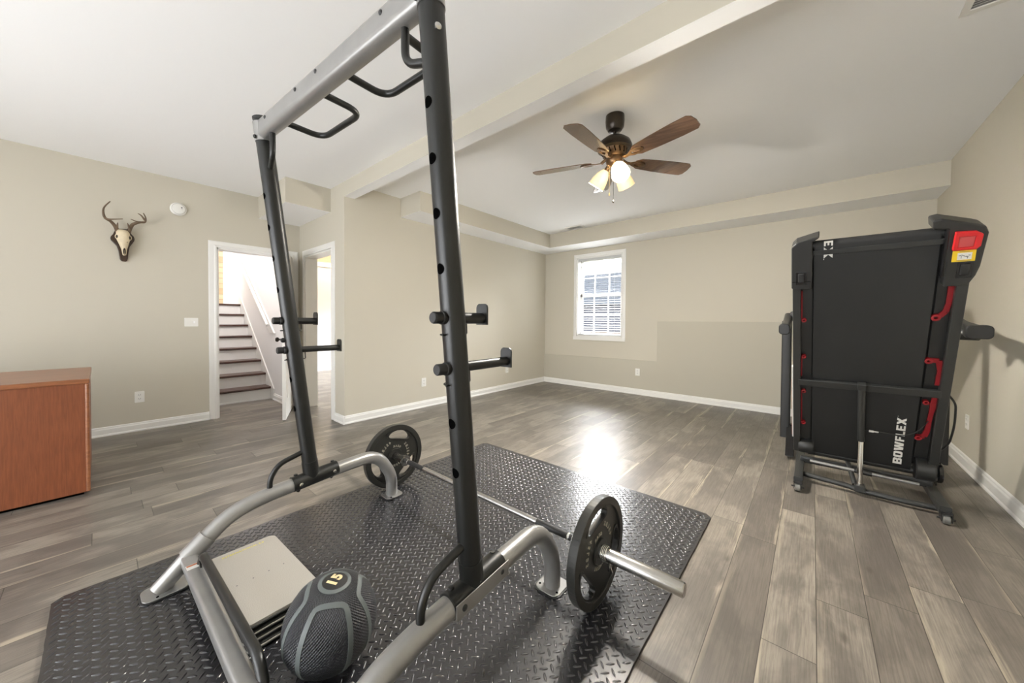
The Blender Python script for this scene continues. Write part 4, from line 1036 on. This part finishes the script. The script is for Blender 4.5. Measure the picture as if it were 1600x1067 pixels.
# lift strut
q0, q1, q2 = D(.352, .675, .022), D(.365, .25, .028), Vector((.262, 3.395, .085))
obj('strut_cylinder', T1([q0, q1], .019, 20), M['tframe'], tm, smooth=50)
obj('strut_rod', T1([q1, q2+Vector((0, 0, -.02))], .0155, 20), M['chrome'], tm, smooth=50)
obj('strut_clamp', dbox((.332, .655, .0), (.372, .70, .04)), M['tframe'], tm, bevel=.003)
bm = NB(); lathe(bm, [(0, 0), (.004, 0), (.004, .025), (.006, .026), (.006, .04), (0, .04)], D(.385, .325, .02), tu, 12)
obj('release_cable', T1(fillet([D(.37, .335, .018), D(.46, .33, .010), D(.56, .315, .0), D(.63, .36, -.02), D(.66, .44, -.03)], .08, 8), .003, 8), M['knob'], tm, smooth=60)
obj('cable_ferrule', lathe(NB(), [(0, 0), (.0075, .001), (.0075, .022), (.0045, .024), (.0045, .045), (0, .046)], D(.40, .332, .018), tu, 14), M['print'], tm, smooth=40)
# bottom pivot rod and motor-end covers
obj('pivot_rod', T1([D(.10, -.015, .03), D(.65, -.03, .03)], .011, 16), M['silver'], tm, smooth=50)
obj('pivot_tube', T1([D(.34, -.022, .03), D(.43, -.026, .03)], .017, 16), M['tplast'], tm, smooth=50)
for s, r in ((.075, .055), (.672, .075)):
    obj('motor_cover', lathe(NB(), [(0, -.045), (r*.93, -.045), (r, -.038), (r, .038), (r*.93, .045), (0, .045)], D(s, .075 if s < .3 else .06, -.03), tu, 32), M['tplast'], tm, smooth=35)
obj('transport_roller', lathe(NB(), [(0, -.012), (.06, -.012), (.065, -.006), (.065, .006), (.06, .012), (0, .012)], D(.738, .04, -.04), tu, 32), M['gloss'], tm, smooth=35)
# base frame
for s, xx, cyy in ((0, -.062, 3.215), (1, .618, 3.275)):
    bm = tube(NB(), [(xx, cyy-.02, .072), (xx+.004, 4.30, .088)], 1, prof=rrect(.05, .05, .006, 2), ref=(0, 0, 1)); obj('base_rail', bm, M['tframe'], tm, smooth=30)
    bm = lathe(NB(), [(0, -.016), (.026, -.016), (.03, -.011), (.03, .011), (.026, .016), (0, .016)], (xx, cyy-.03, .031), (1, 0, 0), 24); cw = obj('caster_wheel', bm, mat('grey_nylon', (.14, .14, .13), .45), tm, smooth=35)
    bm = NB()
    for sd in (-1, 1): box(bm, (xx+sd*.021-.002, cyy-.055, .02), (xx+sd*.021+.002, cyy, .075))
    box(bm, (xx-.023, cyy-.055, .06), (xx+.023, cyy, .066)); tube(bm, [(xx-.036, cyy-.03, .031), (xx+.036, cyy-.03, .031)], .006, 10)
    obj('caster_fork', bm, M['knob'], cw)
    # foot fairing and upright column
    bm = NB(); slab(bm, [(3.86, .03), (4.35, .03), (4.30, .12), (4.10, .27), (4.03, .27)], [], xx-.105 if s == 0 else xx+.01, xx-.045 if s == 0 else xx+.075, lambda a, b, c: Vector((c, a, b)))
    obj('foot_fairing', bm, M['gloss'], tm, bevel=.006)
    ux = -.178 if s == 0 else .735
    bm = tube(NB(), [(ux, 4.06, .15), (ux, 4.06, 1.20)], 1, prof=rrect(.09, .07, .012, 3), ref=(0, 1, 0)); obj('column', bm, M['knob'], tm, smooth=40)
    hx_ = -.17 if s == 0 else .775
    bm = tube(NB(), fillet([(hx_, 4.12, 1.24), (hx_, 3.85, 1.17), (hx_, 3.53, 1.14)], .12, 6), 1, prof=rrect(.075, .058, .02, 4), ref=(0, 0, 1)); gh = obj('handle_arm', bm, M['tplast'], tm, smooth=50)
    bm = tube(NB(), [(hx_, 3.54, 1.138), (hx_, 3.485, 1.134)], 1, prof=rrect(.085, .07 if s == 0 else .11, .026, 5), ref=(0, 0, 1)); obj('handle_end', bm, M['knob'], gh, smooth=40, bevel=.006)
    if s: obj('handle_link', T1([(.69, 3.70, 1.12), (.80, 3.62, 1.12)], .04, 16), M['tplast'], gh, smooth=50)
obj('base_crossbar', T1(fillet([(-.05, 3.42, .055), (.20, 3.40, .045), (.26, 3.39, .035), (.45, 3.37, .035), (.61, 3.37, .04)], .05, 4), .018, 12), M['tframe'], tm, smooth=50)
obj('strut_foot', B1((.235, 3.36, .03), (.29, 3.43, .075)), M['tframe'], tm, bevel=.004)
obj('strut_brace', T1([(.21, 3.60, .17), (.24, 3.41, .06)], .014, 10), M['tframe'], tm, smooth=50)
bm = tube(NB(), [(-.06, 3.60, .115), (.62, 3.60, .115)], 1, prof=rrect(.05, .04, .006, 2), ref=(0, 0, 1)); obj('base_crossbar', bm, M['tframe'], tm, smooth=30)
bm = tube(NB(), [(-.06, 4.22, .088), (.62, 4.22, .088)], 1, prof=rrect(.05, .05, .006, 2), ref=(0, 0, 1)); obj('base_crossbar', bm, M['tframe'], tm, smooth=30)
# console between the columns
bm = B1((-.16, 4.02, 1.20), (.72, 4.18, 1.29)); obj('console_bar', bm, M['tplast'], tm, bevel=.02)
bm = NB(); slab(bm, [(4.03, 1.28), (4.20, 1.28), (4.24, 1.52), (4.20, 1.53)], [], .02, .54, lambda a, b, c: Vector((c, a, b))); obj('console', bm, M['gloss'], tm, bevel=.01)
# red and white foot rail seen along the left edge
obj('foot_rail', dbox((-.012, .08, -.135), (.06, .72, -.10)), M['print'], tm, bevel=.003, label='pale foot rail with orange stripe')
obj('foot_rail_stripe', dbox((-.0135, .10, -.128), (-.011, .60, -.104)), mat('orange_stripe', (.55, .12, .05), .5), tm)
obj('foot_rail', dbox((.665, .25, -.135), (.737, 1.36, -.10)), M['print'], tm, bevel=.003)
obj('power_cord', T1(fillet([D(.732, .62, -.06), D(.765, .56, -.07), D(.775, .40, -.07), D(.765, .25, -.07), D(.72, .17, -.07)], .07, 8), .0055, 10), M['knob'], tm, smooth=60)
